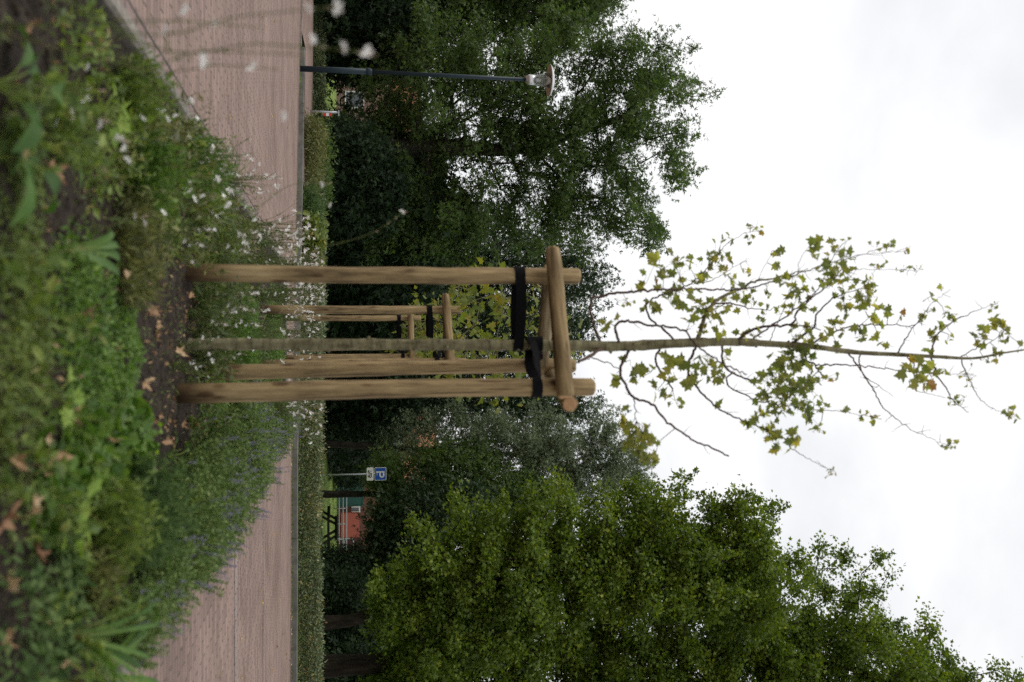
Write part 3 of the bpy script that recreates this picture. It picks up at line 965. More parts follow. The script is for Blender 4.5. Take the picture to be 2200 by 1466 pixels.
    CL = [  # leaf groups: zoom x, zoom y, spread x, spread y, count, size factor
        (408, 330, 12, 12, 1, 1.7), (470, 330, 10, 14, 1, 1.3), (522, 300, 10, 8, 1, 1.2), (400, 455, 12, 10, 2, 1), (400, 405, 10, 6, 1, .9), (455, 465, 10, 12, 2, 1),
        (490, 400, 26, 24, 5, 1.25), (545, 350, 14, 20, 3, .9), (600, 365, 14, 14, 3, .9), (570, 430, 35, 30, 7, 1.05), (690, 405, 40, 35, 11, 1.0), (740, 310, 25, 40, 9, .95),
        (765, 370, 30, 40, 7, 1), (820, 450, 30, 40, 7, 1), (810, 350, 10, 10, 2, .8), (810, 250, 10, 15, 2, .9), (640, 505, 25, 14, 2, 1), (530, 545, 22, 28, 4, 1.3), (465, 580, 12, 14, 2, 1.2),
        (390, 580, 12, 12, 2, .9), (270, 595, 12, 12, 1, 1.2), (225, 650, 14, 14, 2, 1.2), (440, 545, 14, 12, 2, .9), (575, 565, 12, 14, 2, 1), (650, 575, 24, 22, 5, 1), (620, 635, 16, 16, 2, 1.1),
        (700, 600, 25, 40, 8, 1), (745, 600, 24, 25, 5, .9), (790, 540, 30, 25, 6, 1), (740, 690, 26, 24, 4, 1.3), (690, 670, 14, 24, 4, .8), (875, 410, 14, 20, 3, .8), (895, 540, 35, 26, 8, .95), (985, 510, 12, 18, 3, .9),
        (980, 585, 16, 18, 3, .8), (1030, 375, 14, 10, 2, 1.2), (1040, 308, 16, 8, 2, 1), (1045, 450, 20, 18, 4, 1), (1095, 510, 24, 22, 5, 1.2), (1160, 490, 24, 30, 6, 1.1), (1030, 580, 16, 16, 3, .9), (1090, 580, 16, 20, 3, .9),
        (1150, 580, 24, 24, 4, 1), (950, 640, 16, 14, 3, .9), (930, 695, 24, 16, 4, .9), (860, 700, 14, 16, 3, .8), (1205, 275, 10, 14, 2, 1.2), (1195, 330, 16, 12, 3, 1), (1250, 370, 26, 26, 6, 1), (1300, 305, 14, 26, 3, 1.1),
        (1345, 330, 30, 26, 8, .95), (1300, 420, 32, 26, 10, 1.05), (1240, 440, 20, 24, 5, .9), (1370, 440, 26, 40, 8, .9), (1350, 540, 30, 45, 11, 1), (1415, 515, 28, 30, 9, .95), (1460, 510, 26, 30, 8, .95), (1440, 575, 30, 24, 5, .9),
        (1490, 630, 14, 14, 2, 1.3), (1535, 570, 22, 18, 4, 1.1), (1485, 460, 16, 20, 5, .7), (1310, 630, 16, 12, 4, .8), (1275, 680, 18, 14, 3, 1.2), (1360, 690, 22, 10, 3, 1), (1425, 695, 24, 18, 4, 1.25), (1505, 720, 16, 14, 2, 1.3), (1550, 738, 12, 8, 1, 1.1),
        (1215, 735, 26, 18, 5, 1), (1180, 690, 20, 20, 4, .9), (1100, 700, 20, 22, 4, .8), (1315, 750, 8, 18, 2, 1), (1625, 600, 8, 20, 2, .9), (1490, 375, 12, 8, 3, .6), (1530, 372, 12, 8, 3, .6), (1610, 395, 22, 10, 3, .55), (1695, 388, 22, 14, 6, .6),
        (1545, 275, 16, 16, 6, .6), (1490, 275, 10, 10, 2, .6), (1635, 305, 10, 6, 3, .45), (930, 195, 22, 14, 7, .6), (895, 253, 12, 10, 3, .6), (1365, 258, 16, 10, 3, .5),
        (1150, 760, 60, 25, 14, 1), (1080, 830, 65, 35, 26, 1), (1160, 840, 45, 40, 20, 1.05), (1000, 900, 45, 40, 20, 1), (1080, 920, 70, 40, 32, 1.05), (1170, 930, 40, 40, 20, 1.05), (990, 975, 40, 40, 18, 1), (1060, 1000, 55, 40, 24, 1.05), (1150, 1010, 50, 40, 22, 1),
        (1050, 1070, 35, 25, 11, .9), (1170, 1080, 35, 30, 12, .9), (1230, 1050, 22, 14, 6, .9), (940, 1085, 22, 20, 7, .85), (915, 1128, 22, 16, 5, 1.2), (1000, 1150, 30, 25, 8, .9), (1040, 1185, 30, 28, 9, .9), (1105, 1200, 20, 16, 4, .8), (1090, 1235, 18, 10, 2, 1.2), (1010, 1248, 10, 6, 1, 1), (1110, 1148, 8, 14, 2, .9), (1225, 1148, 18, 12, 6, .6),
        (315, 1110, 18, 28, 6, .95), (340, 1170, 26, 28, 8, 1), (390, 1160, 26, 28, 9, .95), (400, 1220, 30, 25, 10, 1), (380, 1265, 30, 18, 6, 1), (450, 1295, 26, 16, 6, .95), (310, 1225, 12, 16, 3, .9), (430, 1190, 14, 20, 4, .9),
        (770, 1012, 14, 10, 1, 1.2), (625, 935, 16, 14, 2, 1.3), (640, 855, 26, 40, 6, 1.25), (690, 870, 26, 34, 6, 1.25), (560, 850, 36, 26, 5, 1.3), (520, 880, 24, 30, 4, 1.2), (740, 890, 26, 24, 5, 1.1), (790, 810, 16, 20, 3, 1.2), (510, 990, 12, 10, 2, 1), (555, 1020, 20, 14, 4, .7),
        (400, 900, 26, 26, 5, 1.1), (460, 960, 22, 26, 4, 1.1), (340, 850, 22, 18, 3, 1.2), (270, 900, 20, 20, 3, 1.1),
        (1620, 860, 18, 18, 2, 1.7), (1665, 825, 16, 14, 3, 1.2), (1710, 880, 26, 32, 7, 1.6), (1740, 925, 26, 14, 5, 1.2), (1690, 925, 14, 10, 2, 1.2), (1790, 870, 22, 18, 4, 1), (1750, 780, 10, 14, 2, 1), (1785, 740, 10, 12, 1, 1),
        (1710, 610, 12, 16, 3, .8), (1760, 535, 14, 10, 2, 1.1), (1805, 478, 10, 8, 1, .8), (1765, 598, 16, 10, 3, .8), (1820, 590, 10, 16, 2, .9), (1855, 635, 18, 16, 4, .9), (1805, 655, 14, 16, 3, .9), (1755, 705, 16, 16, 2, 1.3), (1840, 718, 14, 12, 2, .7), (1710, 660, 8, 8, 1, .9),
        (1970, 720, 20, 18, 4, 1), (2010, 668, 20, 12, 4, 1), (2075, 640, 20, 16, 5, 1), (2100, 690, 14, 30, 6, .95), (2120, 725, 12, 12, 3, .9), (2070, 785, 12, 20, 4, .8), (2000, 735, 14, 12, 3, .8), (2180, 745, 10, 14, 3, .8), (2015, 820, 22, 12, 4, .5),
        (1270, 910, 24, 12, 8, .6), (1350, 1065, 14, 10, 2, .8), (1430, 1080, 20, 22, 5, .6), (1495, 1098, 22, 16, 8, .6), (1835, 1225, 20, 22, 8, .6), (1890, 1015, 24, 16, 9, .65), (1845, 1010, 14, 16, 3, .6), (2120, 1080, 26, 18, 10, .65), (1290, 1350, 16, 12, 6, .5), (2050, 565, 10, 14, 4, .55), (1930, 890, 16, 30, 7, .5), (1460, 470, 20, 20, 5, .6), (320, 540, 20, 12, 6, .45),
    ]
    fol = MB()
    tw = MB()
    free = list(nodes)
    for zx, zy, sx, sy, cnt, sf in CL:
        c = Z(zx, zy, Y0)
        sc = np.array([[x[0] / x[1], (x[2] - CAMH) / x[1]] for x in free[:len(nodes)]])
        k = np.linalg.norm(sc - np.array([c[0] / c[1], (c[2] - CAMH) / c[1]]), axis=1).argmin()
        Yc = free[k][1]
        anchor = np.array(free[k])
        c = Z(zx, zy, Yc)
        if np.linalg.norm(c - anchor) > .03 and cnt > 1:
            mid = (anchor + c) / 2 + rng.normal(0, .012, 3)
            tw.tube([anchor, mid, c], [.0022, .0017, .0012], 5, cap=False)
            anchor = c
        ball = 950 < zx < 1250 and 740 < zy < 1130
        cnt = max(1, int(round(cnt * (.9 if ball else 1.4))))
        sx, sy, sf = sx * 1.2 + 3, sy * 1.2 + 3, sf * .74
        for i in range(cnt):
            g = np.clip(rng.normal(0, .8, 2), -1.5, 1.5)
            p = Z(zx + g[0] * sx, zy + g[1] * sy, Yc + rng.normal(0, .03 + .0012 * min(sx, 60)))
            hub = anchor + (p - anchor) * rng.uniform(.1, .5)
            dv = nrm(nrm(p - anchor) * .7 + rng.normal(0, .5, 3) + np.array([0, 0, -.45]))
            size = sf * rng.uniform(.048, .078)
            st = p - dv * size * .55
            tw.tube([hub, (hub + st) / 2 + rng.normal(0, .006, 3), st], [.0011, .0009, .0008], 4, cap=False, var=.3)
            nn_ = nrm(rng.normal(0, .6, 3) + np.array([0, -.75, .55]))
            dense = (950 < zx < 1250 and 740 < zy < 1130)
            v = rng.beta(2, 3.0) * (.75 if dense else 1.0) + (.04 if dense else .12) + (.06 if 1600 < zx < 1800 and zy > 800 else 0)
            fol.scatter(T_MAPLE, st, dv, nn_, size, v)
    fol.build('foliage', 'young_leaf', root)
    tw.build('twig', 'twig', root)
    return root


main_tree()

# ------------------------------------------------------------------ trees grown to fill a crown


def ellipsoids(specs, Y):
    """Crown lobes given as (px, py, rise px, spread px[, depth offset m]) at distance Y -> centres and radii in metres."""
    out = []
    for s in specs:
        px, py, rv, rh = s[:4]
        dy = s[4] if len(s) > 4 else 0.0
        c = P(px, py, Y + dy)
        out.append((c, np.array([rh * Y / F, rh * Y / F * 1.0 + .3, rv * Y / F * 1.08])))
    return out


def boughs(ells, n, gap, r, R, sub, core=0, jit=.2, sag=.25):
    """Layered boughs: flattened sprays of clumps that reach outwards, with dark gaps between the layers."""
    ctr = np.mean([e[0] for e in ells], 0)
    bc = fill(ells, n, gap, r)
    out = []
    for c in bc:
        o = c - ctr
        h = nrm(np.array([o[0], o[1], 0]) + r.normal(0, .3, 3) * [1, 1, 0])
        s = np.cross(h, [0, 0, 1])
        k = max(3, int(sub * r.uniform(.6, 1.4)))
        u, v = r.uniform(-1, 1, k), r.normal(0, .5, k)
        RR = R * r.uniform(.6, 1.3)
        up_ = .35 if o[2] > 0 else -.05
        p = c + h * (u * RR)[:, None] + s * (v * RR)[:, None]
        p[:, 2] += (up_ * u - sag * (u ** 2 + v ** 2)) * RR + r.normal(0, jit, k)
        p += r.normal(0, jit * .6, p.shape)
        out.append(p)
    if core:
        out.append(fill([(c, q * .82) for c, q in ells], core, gap * .5, r))
    return np.concatenate(out)


def fill(ells, n, gap, r, zmin=-9):
    vol = np.array([e[1].prod() for e in ells])
    pr_ = vol ** .8
    pr_ = pr_ / pr_.sum()
    pts = []
    tries = 0
    while len(pts) < n and tries < n * 40:
        tries += 1
        c, rad = ells[r.choice(len(ells), p=pr_)]
        v = nrm(r.normal(size=3)) * r.random() ** (1 / 2.6)
        q = c + v * rad
        if q[2] < zmin:
            continue
        if pts and (np.linalg.norm(np.array(pts[-900:]) - q, axis=1) < gap).any():
            continue
        pts.append(q)
    return np.array(pts)


def skeleton(trunk, tr, clumps, r, step=.8, fork=.25, rmin=.012, mb=None, wood_up=1.0):
    """Joins every clump to the nearest limb below it and gives the limbs their thickness."""
    n0 = max(8, int(np.linalg.norm(np.diff(trunk, axis=0), axis=1).sum() / .45))
    tl = smooth_line(trunk, n0)
    nodes = [p for p in tl]
    par = [-1] + list(range(n0 - 1))
    ok0 = int(n0 * fork)
    ctr = clumps.mean(0)
    d0 = np.array([np.linalg.norm(tl[ok0:] - c, axis=1).min() for c in clumps])
    tips, chains = [], []
    for ci in np.argsort(d0):
        c = clumps[ci]
        A = np.array(nodes)
        d = np.linalg.norm(A - c, axis=1)
        cost = d + wood_up * np.clip(A[:, 2] - c[2] + .25 * d, 0, None)
        cost[:ok0] += 50
        j = int(cost.argmin())
        k = max(1, int(d[j] / step))
        ch = [j]
        prev = j
        for i in range(1, k + 1):
            t = i / k
            p = A[j] + (c - A[j]) * t
            if i < k:
                p = p + r.normal(0, .07 * d[j] / k, 3) + np.array([0, 0, -.10 * d[j] * math.sin(t * math.pi) * .5])
            nodes.append(p)
            par.append(prev)
            prev = len(nodes) - 1
            ch.append(prev)
        tips.append(prev)
        chains.append(ch)
    cnt = np.zeros(len(nodes))
    for t in tips:
        i = t
        while i >= 0:
            cnt[i] += 1
            i = par[i]
    tot = max(1, len(tips))
    rad = np.maximum(rmin, tr * .75 * (cnt / tot) ** .52)
    base = np.linspace(tr, tr * .22, n0)
    rad[:n0] = np.maximum(rad[:n0] * .9, base * np.where(cnt[:n0] > 0, 1, .6))
    rad[0] *= 1.35
    rad[1] *= 1.1
    A = np.array(nodes)
    mb.tube(A[:n0], rad[:n0], 10, wob=.03, cap=False)
    for ch in chains:
        rr = rad[ch].copy()
        rr[0] = min(rr[0], rr[1] * 1.25)
        mb.tube(A[ch], rr, 6 if rr.max() > .03 else 4, cap=False)
    return A


def leafy(mb, clumps, rc, n, size, tmpl, r, cv=.5, droop=.3, flat=.75, tone=None):
    m = len(clumps)
    cvar = r.normal(0, .17 * cv, m) + cv
    k = np.maximum(4, (n * r.uniform(.55, 1.4, m)).astype(int))
    ci = np.repeat(np.arange(m), k)
    rcs = rc * r.uniform(.7, 1.3, m)
    off = r.normal(0, .55, (len(ci), 3)) * rcs[ci][:, None] * np.array([1, 1, flat])
    pos = clumps[ci] + off
    d = nrm(nrm(off) * .8 + r.normal(0, .55, (len(ci), 3)) + np.array([0, 0, -droop]))
    nn_ = r.normal(0, .55, (len(ci), 3)) + np.array([0, 0, .7]) + nrm(off) * .4
    v = cvar[ci] + r.normal(0, .16, len(ci))
    mb.scatter(tmpl, pos, d, nn_, size * r.uniform(.45, 1.4, len(ci)), v)


def grow_tree(name, label, Y, trunk_px, tr, specs, nc, gap, rc, nl, lsize, tmpl, leaf, bark='bark', group=None, cat='tree', fork=.25, seed=1, droop=.3, shoots=0, wood_up=1.0, step=.8, flat=.75, zmin=-9, cv=.5, bough=None):
    r = np.random.default_rng(seed)
    tp = []
    for i, t in enumerate(trunk_px):
        dy = t[2] if len(t) > 2 else 0
        q = P(t[0], t[1], Y + dy)
        if i == 0:
            q[2] = float(terr(q[0], q[1])) - .05
        tp.append(q)
    tp = np.array(tp)
    root = thing(name, label, cat, tp[0], group)
    cl = boughs(ellipsoids(specs, Y), nc, gap, r, *bough) if bough else fill(ellipsoids(specs, Y), nc, gap, r, zmin)
    wb = MB()
    skeleton(tp, tr, cl, r, step=step, fork=fork, mb=wb, wood_up=wood_up)
    wb.build('trunk', bark, root)
    cb = MB()
    leafy(cb, cl, rc, nl, lsize, tmpl, r, droop=droop, flat=flat, cv=cv)
    if shoots:
        # long leafy shoots that break the outline
        ctr = cl.mean(0)
        far = np.argsort(-(np.linalg.norm((cl - ctr) / (cl.std(0) + .1), axis=1) + .8 * (cl[:, 2] - ctr[2]) / cl[:, 2].std()))[:shoots]
        for i in far:
            dv = nrm(nrm(cl[i] - ctr) * .7 + np.array([0, 0, .8]) + r.normal(0, .25, 3))
            L = rc * r.uniform(1.0, 2.0)
            for t in np.linspace(.2, 1, 5):
                leafy(cb, (cl[i] + dv * L * t)[None, :], rc * .30 * (1.2 - t * .6), max(4, int(nl * .10)), lsize, tmpl, r, droop=0)
    cb.build('crown', leaf, root)
    return root


# the big dark tree behind the lamp and its neighbours
grow_tree('broadleaf_tree', 'large broad dark green tree rising behind the street lamp and the shrubs', 31,
          [(700, 318), (900, 320), (1010, 318), (1100, 322, .5), (1200, 300, .5), (1340, 250, 0)], .36,
          [(1340, 175, 160, 85), (1290, 320, 215, 105), (1215, 440, 170, 88), (1330, 455, 95, 62), (1100, 235, 230, 120), (960, 170, 150, 110), (950, 440, 180, 100), (850, 330, 110, 150, 1), (1180, 95, 100, 48), (1440, 195, 60, 45)],
          172, .66, .33, 75, .12, T_SPRIG, 'mid_leaf', group=None, seed=21, shoots=90, fork=.42, flat=.7, bough=(.85, 7, 30))
grow_tree('broadleaf_tree', 'tall dark tree at the photo edge behind the lamp post and pavement', 35,
          [(700, -25), (900, -20), (1100, -10), (1300, -20)], .38,
          [(1120, 10, 170, 105), (1000, -40, 220, 140), (1210, -25, 115, 110), (900, 60, 130, 90), (1000, 90, 110, 60), (1240, 30, 60, 35), (830, -60, 100, 100)],
          150, .7, .38, 80, .13, T_SPRIG, 'mid_leaf', seed=22, shoots=50, fork=.35, flat=.7, bough=(.95, 7, 50))
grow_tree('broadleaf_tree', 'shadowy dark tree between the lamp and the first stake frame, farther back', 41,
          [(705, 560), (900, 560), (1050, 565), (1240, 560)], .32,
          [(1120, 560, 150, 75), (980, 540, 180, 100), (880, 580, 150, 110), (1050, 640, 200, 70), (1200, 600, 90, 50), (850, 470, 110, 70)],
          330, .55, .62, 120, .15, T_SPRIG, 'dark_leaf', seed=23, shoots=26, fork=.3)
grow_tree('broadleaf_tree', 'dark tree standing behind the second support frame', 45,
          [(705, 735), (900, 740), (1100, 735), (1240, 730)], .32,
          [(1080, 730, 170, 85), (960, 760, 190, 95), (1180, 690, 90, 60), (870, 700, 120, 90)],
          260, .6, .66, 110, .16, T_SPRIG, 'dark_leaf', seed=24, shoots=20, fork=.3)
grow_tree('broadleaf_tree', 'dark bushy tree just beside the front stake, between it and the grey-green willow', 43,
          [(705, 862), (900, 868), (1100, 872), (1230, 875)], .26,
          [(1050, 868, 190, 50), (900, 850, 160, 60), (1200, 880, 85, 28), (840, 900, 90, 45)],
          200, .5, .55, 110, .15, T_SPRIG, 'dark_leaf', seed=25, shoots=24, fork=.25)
grow_tree('willow_tree', 'feathery grey-green willow with a slim dark trunk behind the parking sign', 38,
          [(695, 952), (770, 958), (900, 966), (1050, 972), (1150, 985), (1300, 1010)], .14,
          [(1265, 1005, 115, 70), (1300, 945, 75, 38), (1330, 1015, 50, 48), (1120, 960, 150, 75), (1190, 1055, 130, 45), (990, 940, 110, 60), (880, 940, 90, 45)],
          125, .5, .30, 80, .10, T_SPRIG, 'willow_leaf', seed=26, shoots=70, fork=.35, droop=.5, bough=(.7, 6, 10))
grow_tree('willow_tree', 'darker grey-green tree with a straight trunk between the parking sign and picnic table', 36,
          [(695, 1062), (800, 1062), (880, 1066), (960, 1085), (1060, 1105)], .135,
          [(1060, 1060, 120, 42), (970, 1010, 90, 50), (1000, 1100, 110, 45), (838, 1035, 40, 55)],
          190, .4, .45, 120, .13, T_SPRIG, 'mid_leaf', seed=27, shoots=20, fork=.5)
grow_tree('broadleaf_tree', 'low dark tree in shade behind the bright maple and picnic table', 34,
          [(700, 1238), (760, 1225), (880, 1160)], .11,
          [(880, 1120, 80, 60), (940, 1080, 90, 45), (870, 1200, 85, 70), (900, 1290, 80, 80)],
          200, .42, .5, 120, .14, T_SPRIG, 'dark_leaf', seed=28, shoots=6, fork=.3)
# the two bright maples on the other side
grow_tree('maple_tree', 'bright green maple with several leaning trunks just behind the low hedge', 22.5,
          [(690, 1338), (745, 1335), (800, 1320), (900, 1290, -.3), (1050, 1260, -.3), (1300, 1220), (1500, 1200)], .15,
          [(1290, 1215, 200, 80), (1470, 1190, 140, 62), (1120, 1260, 160, 105), (1020, 1215, 95, 75), (1500, 1250, 170, 75), (985, 1320, 85, 110), (870, 1290, 45, 60), (1590, 1140, 50, 32), (1190, 1140, 110, 42), (1400, 1120, 70, 28)],
          150, .60, .27, 145, .078, T_LOBED, 'maple_leaf', bark='bark_brown', seed=31, shoots=120, cv=.45, flat=.65, bough=(.75, 9, 170), fork=.22)
grow_tree('maple_tree', 'tallest bright green maple with a thick brown trunk at the photo edge', 24,
          [(690, 1432), (780, 1428), (880, 1420), (1050, 1410), (1300, 1390), (1600, 1400), (1850, 1440)], .26,
          [(1480, 1370, 270, 105), (1780, 1400, 210, 85), (1200, 1400, 230, 110), (1000, 1430, 160, 100), (1720, 1240, 90, 45), (1940, 1450, 130, 75), (2020, 1570, 200, 140), (1500, 1560, 380, 130), (1660, 1180, 50, 25), (1850, 1290, 60, 40), (1020, 1540, 180, 110), (930, 1400, 60, 60), (860, 1430, 50, 70), (1640, 1480, 260, 90), (1250, 1500, 200, 80)],
          195, .66, .28, 140, .082, T_LOBED, 'maple_leaf', bark='bark_brown', seed=32, shoots=150, cv=.45, flat=.65, bough=(.8, 9, 230), fork=.2)

# understorey in deep shade: one bush built for each kind, then copied
def bush(name, label, loc, rx, rz, leaf, tmpl, lsize, nc, nl, seed, group=None, gap=.25, rc=.32, cat='bush', dome=.45):
    r = np.random.default_rng(seed)
    loc = np.asarray(loc, float)
    root = thing(name, label, cat, loc, group)
    ells = [(loc + np.array([0, 0, rz * dome]), np.array([rx, rx, rz * .62]))]
    for k in range(4):
        a = r.uniform(0, 6.28)
        ells.append((loc + np.array([math.cos(a) * rx * .5, math.sin(a) * rx * .5, rz * r.uniform(.3, .62)]), np.array([rx * .55, rx * .55, rz * .40])))
    cl = fill(ells, nc, gap, r, zmin=loc[2] + .03)
    wb = MB()
    skeleton(np.array([loc, loc + [0, 0, rz * .2], loc + [.02, 0, rz * .45]]), .02 + .018 * rz, cl, r, step=.5, fork=.1, mb=wb, rmin=.005)
    wb.build('stem', 'bark', root)
    cb = MB()
    leafy(cb, cl, rc, nl, lsize, tmpl, r)
    cb.build('foliage', leaf, root)
    return root


def on_land(px, py, Y):
    p = P(px, py, Y)
    p[2] = float(terr(p[0], p[1])) - .03
    return p


bg_ = 'shaded bushes under the trees'
UND = [(30, 33, 1.1), (75, 36, .9), (395, 34, 1.25), (470, 33, 1.3), (545, 35, 1.25), (345, 29.2, .62), (400, 30, .8), (620, 36, 1.3), (690, 38, 1.3), (760, 40, 1.25), (850, 40, 1.1), (905, 44, .9), (966, 47, .72), (1003, 51, .62), (1232, 33, .5), (1290, 31, .5), (1400, 33, .8), (1500, 30, .9), (-60, 34, 1.2), (-140, 36, 1.3)]
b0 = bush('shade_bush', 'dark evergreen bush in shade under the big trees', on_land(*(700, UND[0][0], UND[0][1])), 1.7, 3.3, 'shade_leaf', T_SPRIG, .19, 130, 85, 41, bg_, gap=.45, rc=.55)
LB = {1232: 'small dark bush beside the picnic table lawn, under the bright maple', 1290: 'small dark bush between the leaning maple trunks and the lawn', 1400: 'low dark bush between the two bright maple trunks'}
for i, (py, Y, s) in enumerate(UND):
    o = b0 if i == 0 else dup(b0, on_land(700, py, Y), i * 1.9, (s, s, s * random.uniform(.85, 1.1)))
    if i == 0:
        o.scale = (s,) * 3
    if py in LB:
        o['label'] = LB[py]
# far screen of trees behind the buildings
b1 = bush('distant_tree', 'dark tree in the far row behind the lawn and buildings', on_land(700, -300, 84), 4.5, 8.0, 'dark_leaf', T_SPRIG, .36, 130, 70, 42, 'far row of trees', gap=1.0, rc=1.15, cat='tree')
for i, py in enumerate(np.linspace(-220, 1750, 19)):
    dup(b1, on_land(700, py + random.uniform(-25, 25), random.uniform(80, 95)), i * 2.3, random.uniform(.7, 1.0))

# crowns of the second and third young maple
def young_tree(label, x, y, height, seed, n, leafs):
    r = np.random.default_rng(seed)
    root = thing('young_maple_tree', label, 'tree', (x, y, .07), 'young staked maples')
    tk = np.array([(x, y, .06), (x + .01, y, 1.2), (x - .01, y, 2.2), (x + .02, y, height * .75), (x + .05, y, height)])
    ells = [(np.array([x, y + .25, 2.25]), np.array([.80, .75, .65])), (np.array([x - .25, y + .5, 1.9]), np.array([.42, .4, .35])), (np.array([x, y, height * .72]), np.array([.55, .55, height * .24]))]
    cl = fill(ells, n, .13, r, zmin=1.45)
    wb = MB()
    skeleton(tk, .027, cl, r, step=.22, fork=.38, mb=wb, rmin=.0025, wood_up=.7)
    wb.build('trunk', 'bark_young', root)
    cb = MB()
    leafy(cb, cl, .13, leafs, .078, T_MAPLE, r, droop=.5, cv=.45)
    cb.build('foliage', 'young_leaf_yellow', root)
    return root


young_tree('second young maple along the bed, its yellowing crown showing behind the front rails', .045, 9.74, 3.3, 51, 66, 8)
young_tree('farthest young maple of the bed, mostly hidden behind the other two', .0, 14.0, 3.1, 52, 70, 9)

# ------------------------------------------------------------------ shrubs and hedge beyond the path


def hedge_run(name, label, pts, width, h, leaf, dens, seed, tmpl=T_OVAL, lsize=.05, cat='hedge', group=None, rag=.04, stems=True):
    """A clipped or loose hedge: woody stems inside, leaves through its outer shell."""
    r = np.random.default_rng(seed)
    pts = np.array(pts, float)
    seg = np.linalg.norm(np.diff(pts, axis=0), axis=1)
    L = seg.sum()
    base = np.array([*pts.mean(0), .09])
    root = thing(name, label, cat, base, group)

    def along(t):
        x = np.interp(t, np.concatenate([[0], np.cumsum(seg)]), pts[:, 0])
        y = np.interp(t, np.concatenate([[0], np.cumsum(seg)]), pts[:, 1])
        return x, y
    n = int(L * dens)
    t = r.uniform(0, L, n)
    # cross-section angle over the shell, thinning inwards
    u = r.uniform(0, 1, n)
    side = np.where(u < .45, -1, np.where(u < .62, 1, 0))
    top = h * (1 + .11 * vnoise(t, t * 0, seed, 1.5, 3) + .05 * vnoise(t, t * 0 + 3, seed + 1, 7, 2))
    w = np.where(side == 0, r.uniform(-.5, .5, n), side * .5) * width
    zz = np.where(side == 0, top, r.uniform(.02, 1, n) * top)
    dep = np.abs(r.normal(0, .05, n))
    corner = np.clip((zz / top - .8) / .2, 0, 1) * .12 * (side != 0)
    w = w - np.sign(w) * (corner * width + np.where(side != 0, dep, 0)) + r.normal(0, rag * .5, n) + .03 * vnoise(t, zz * 4, seed + 2, 3, 3)
    zz = zz - np.where(side == 0, dep, 0) + r.normal(0, rag, n) * (zz > top * .7)
    x, y = along(t)
    px_, py_ = along(np.clip(t + .05, 0, L))
    dx, dy_ = px_ - x, py_ - y
    ang = np.arctan2(dy_, dx + 1e-9)
    nx_, ny_ = -np.sin(ang), np.cos(ang)
    pos = np.stack([x + nx_ * w, y + ny_ * w, .1 + np.clip(zz, .01, None)], 1)
    o = np.stack([nx_ * np.sign(w) * (side != 0), ny_ * np.sign(w) * (side != 0), (side == 0) * 1.0], 1)
    d = nrm(o * .35 + r.normal(0, .6, (n, 3)) + np.array([0, 0, .2]))
    nn_ = o + r.normal(0, .5, (n, 3)) + np.array([0, 0, .4])
    patch = .22 * vnoise(t, zz * 2, seed + 3, 1.6, 4)
    v = np.clip(.42 + patch + r.normal(0, .2, n), 0, 1)
    fb = MB()
    fb.scatter(tmpl, pos, d, nn_, lsize * r.uniform(.6, 1.4, n), v)
    sb = fb
    for k in range(int(L * 14)):
        tt = r.uniform(.05, L - .05)
        x0, y0 = along(tt)
        wv = r.uniform(-.3, .3) * width
        p0 = np.array([x0, y0 + wv, .08])
        p2 = p0 + np.array([r.normal(0, .12), r.uniform(-.5, .4) * width * .6, h * r.uniform(.75, 1.02)])
        sb.tube([p0, (p0 + p2) / 2 + r.normal(0, .03, 3), p2], [.008, .006, .003], 4, cap=False, var=.4, mi=1)
    fb.build('foliage', [leaf, 'twig'], root)
    return root


ky = lambda x: float(kerb_y(x))
hedge_run('hedge', 'long low flat-topped hedge of mixed green and yellow leaves along the dark kerb', [(-1.55, ky(-1.55) + .62), (1.9, ky(1.9) + .62), (6, ky(6) + .62), (13, ky(13) + .62)], .85, .37, 'hedge_leaf', 3400, 61, lsize=.052)
s1 = bush('shrub', 'rounded olive-green shrub behind the kerb, right beside the lamp post', (-4.05, ky(-4.05) + 1.0, .09), .78, .40, 'olive_leaf', T_LANCE, .10, 120, 70, 63, 'shrubs by the lamp', gap=.11, rc=.16, cat='shrub')
s2 = bush('shrub', 'low grey-green shrub next to the red-tinged one behind the kerb', (-2.78, ky(-2.78) + .75, .09), .42, .37, 'sage_leaf', T_LANCE, .08, 70, 60, 64, 'shrubs by the lamp', gap=.09, rc=.13, cat='shrub')
s3 = bush('shrub', 'small shrub with red and yellow autumn leaves between the low shrub and hedge', (-2.05, ky(-2.05) + .62, .09), .46, .39, 'red_green_leaf', T_ROUND, .075, 80, 55, 65, 'shrubs by the lamp', gap=.09, rc=.13, cat='shrub')
s4 = bush('shrub', 'larger dark shrub standing behind the rounded olive-green one', (-4.1, ky(-4.1) + 3.2, .09), 1.0, .52, 'mid_leaf', T_OVAL, .09, 110, 70, 66, 'shrubs by the lamp', gap=.15, rc=.2, cat='shrub')
hedge_run('hedge', 'long distant hedge bordering the grass behind the lamp post', [(-26, 39.0), (-12, 33.0), (-6.4, 30.6), (-4.6, 29.9)], .9, .30, 'hedge_leaf', 1500, 67, lsize=.09)
hedge_run('hedge', 'short dark clipped hedge in shade behind the two low shrubs', [(-4.4, 24.6), (-2.0, 24.0), (-.2, 23.6)], .9, .36, 'hedge_leaf', 1500, 68, lsize=.08)
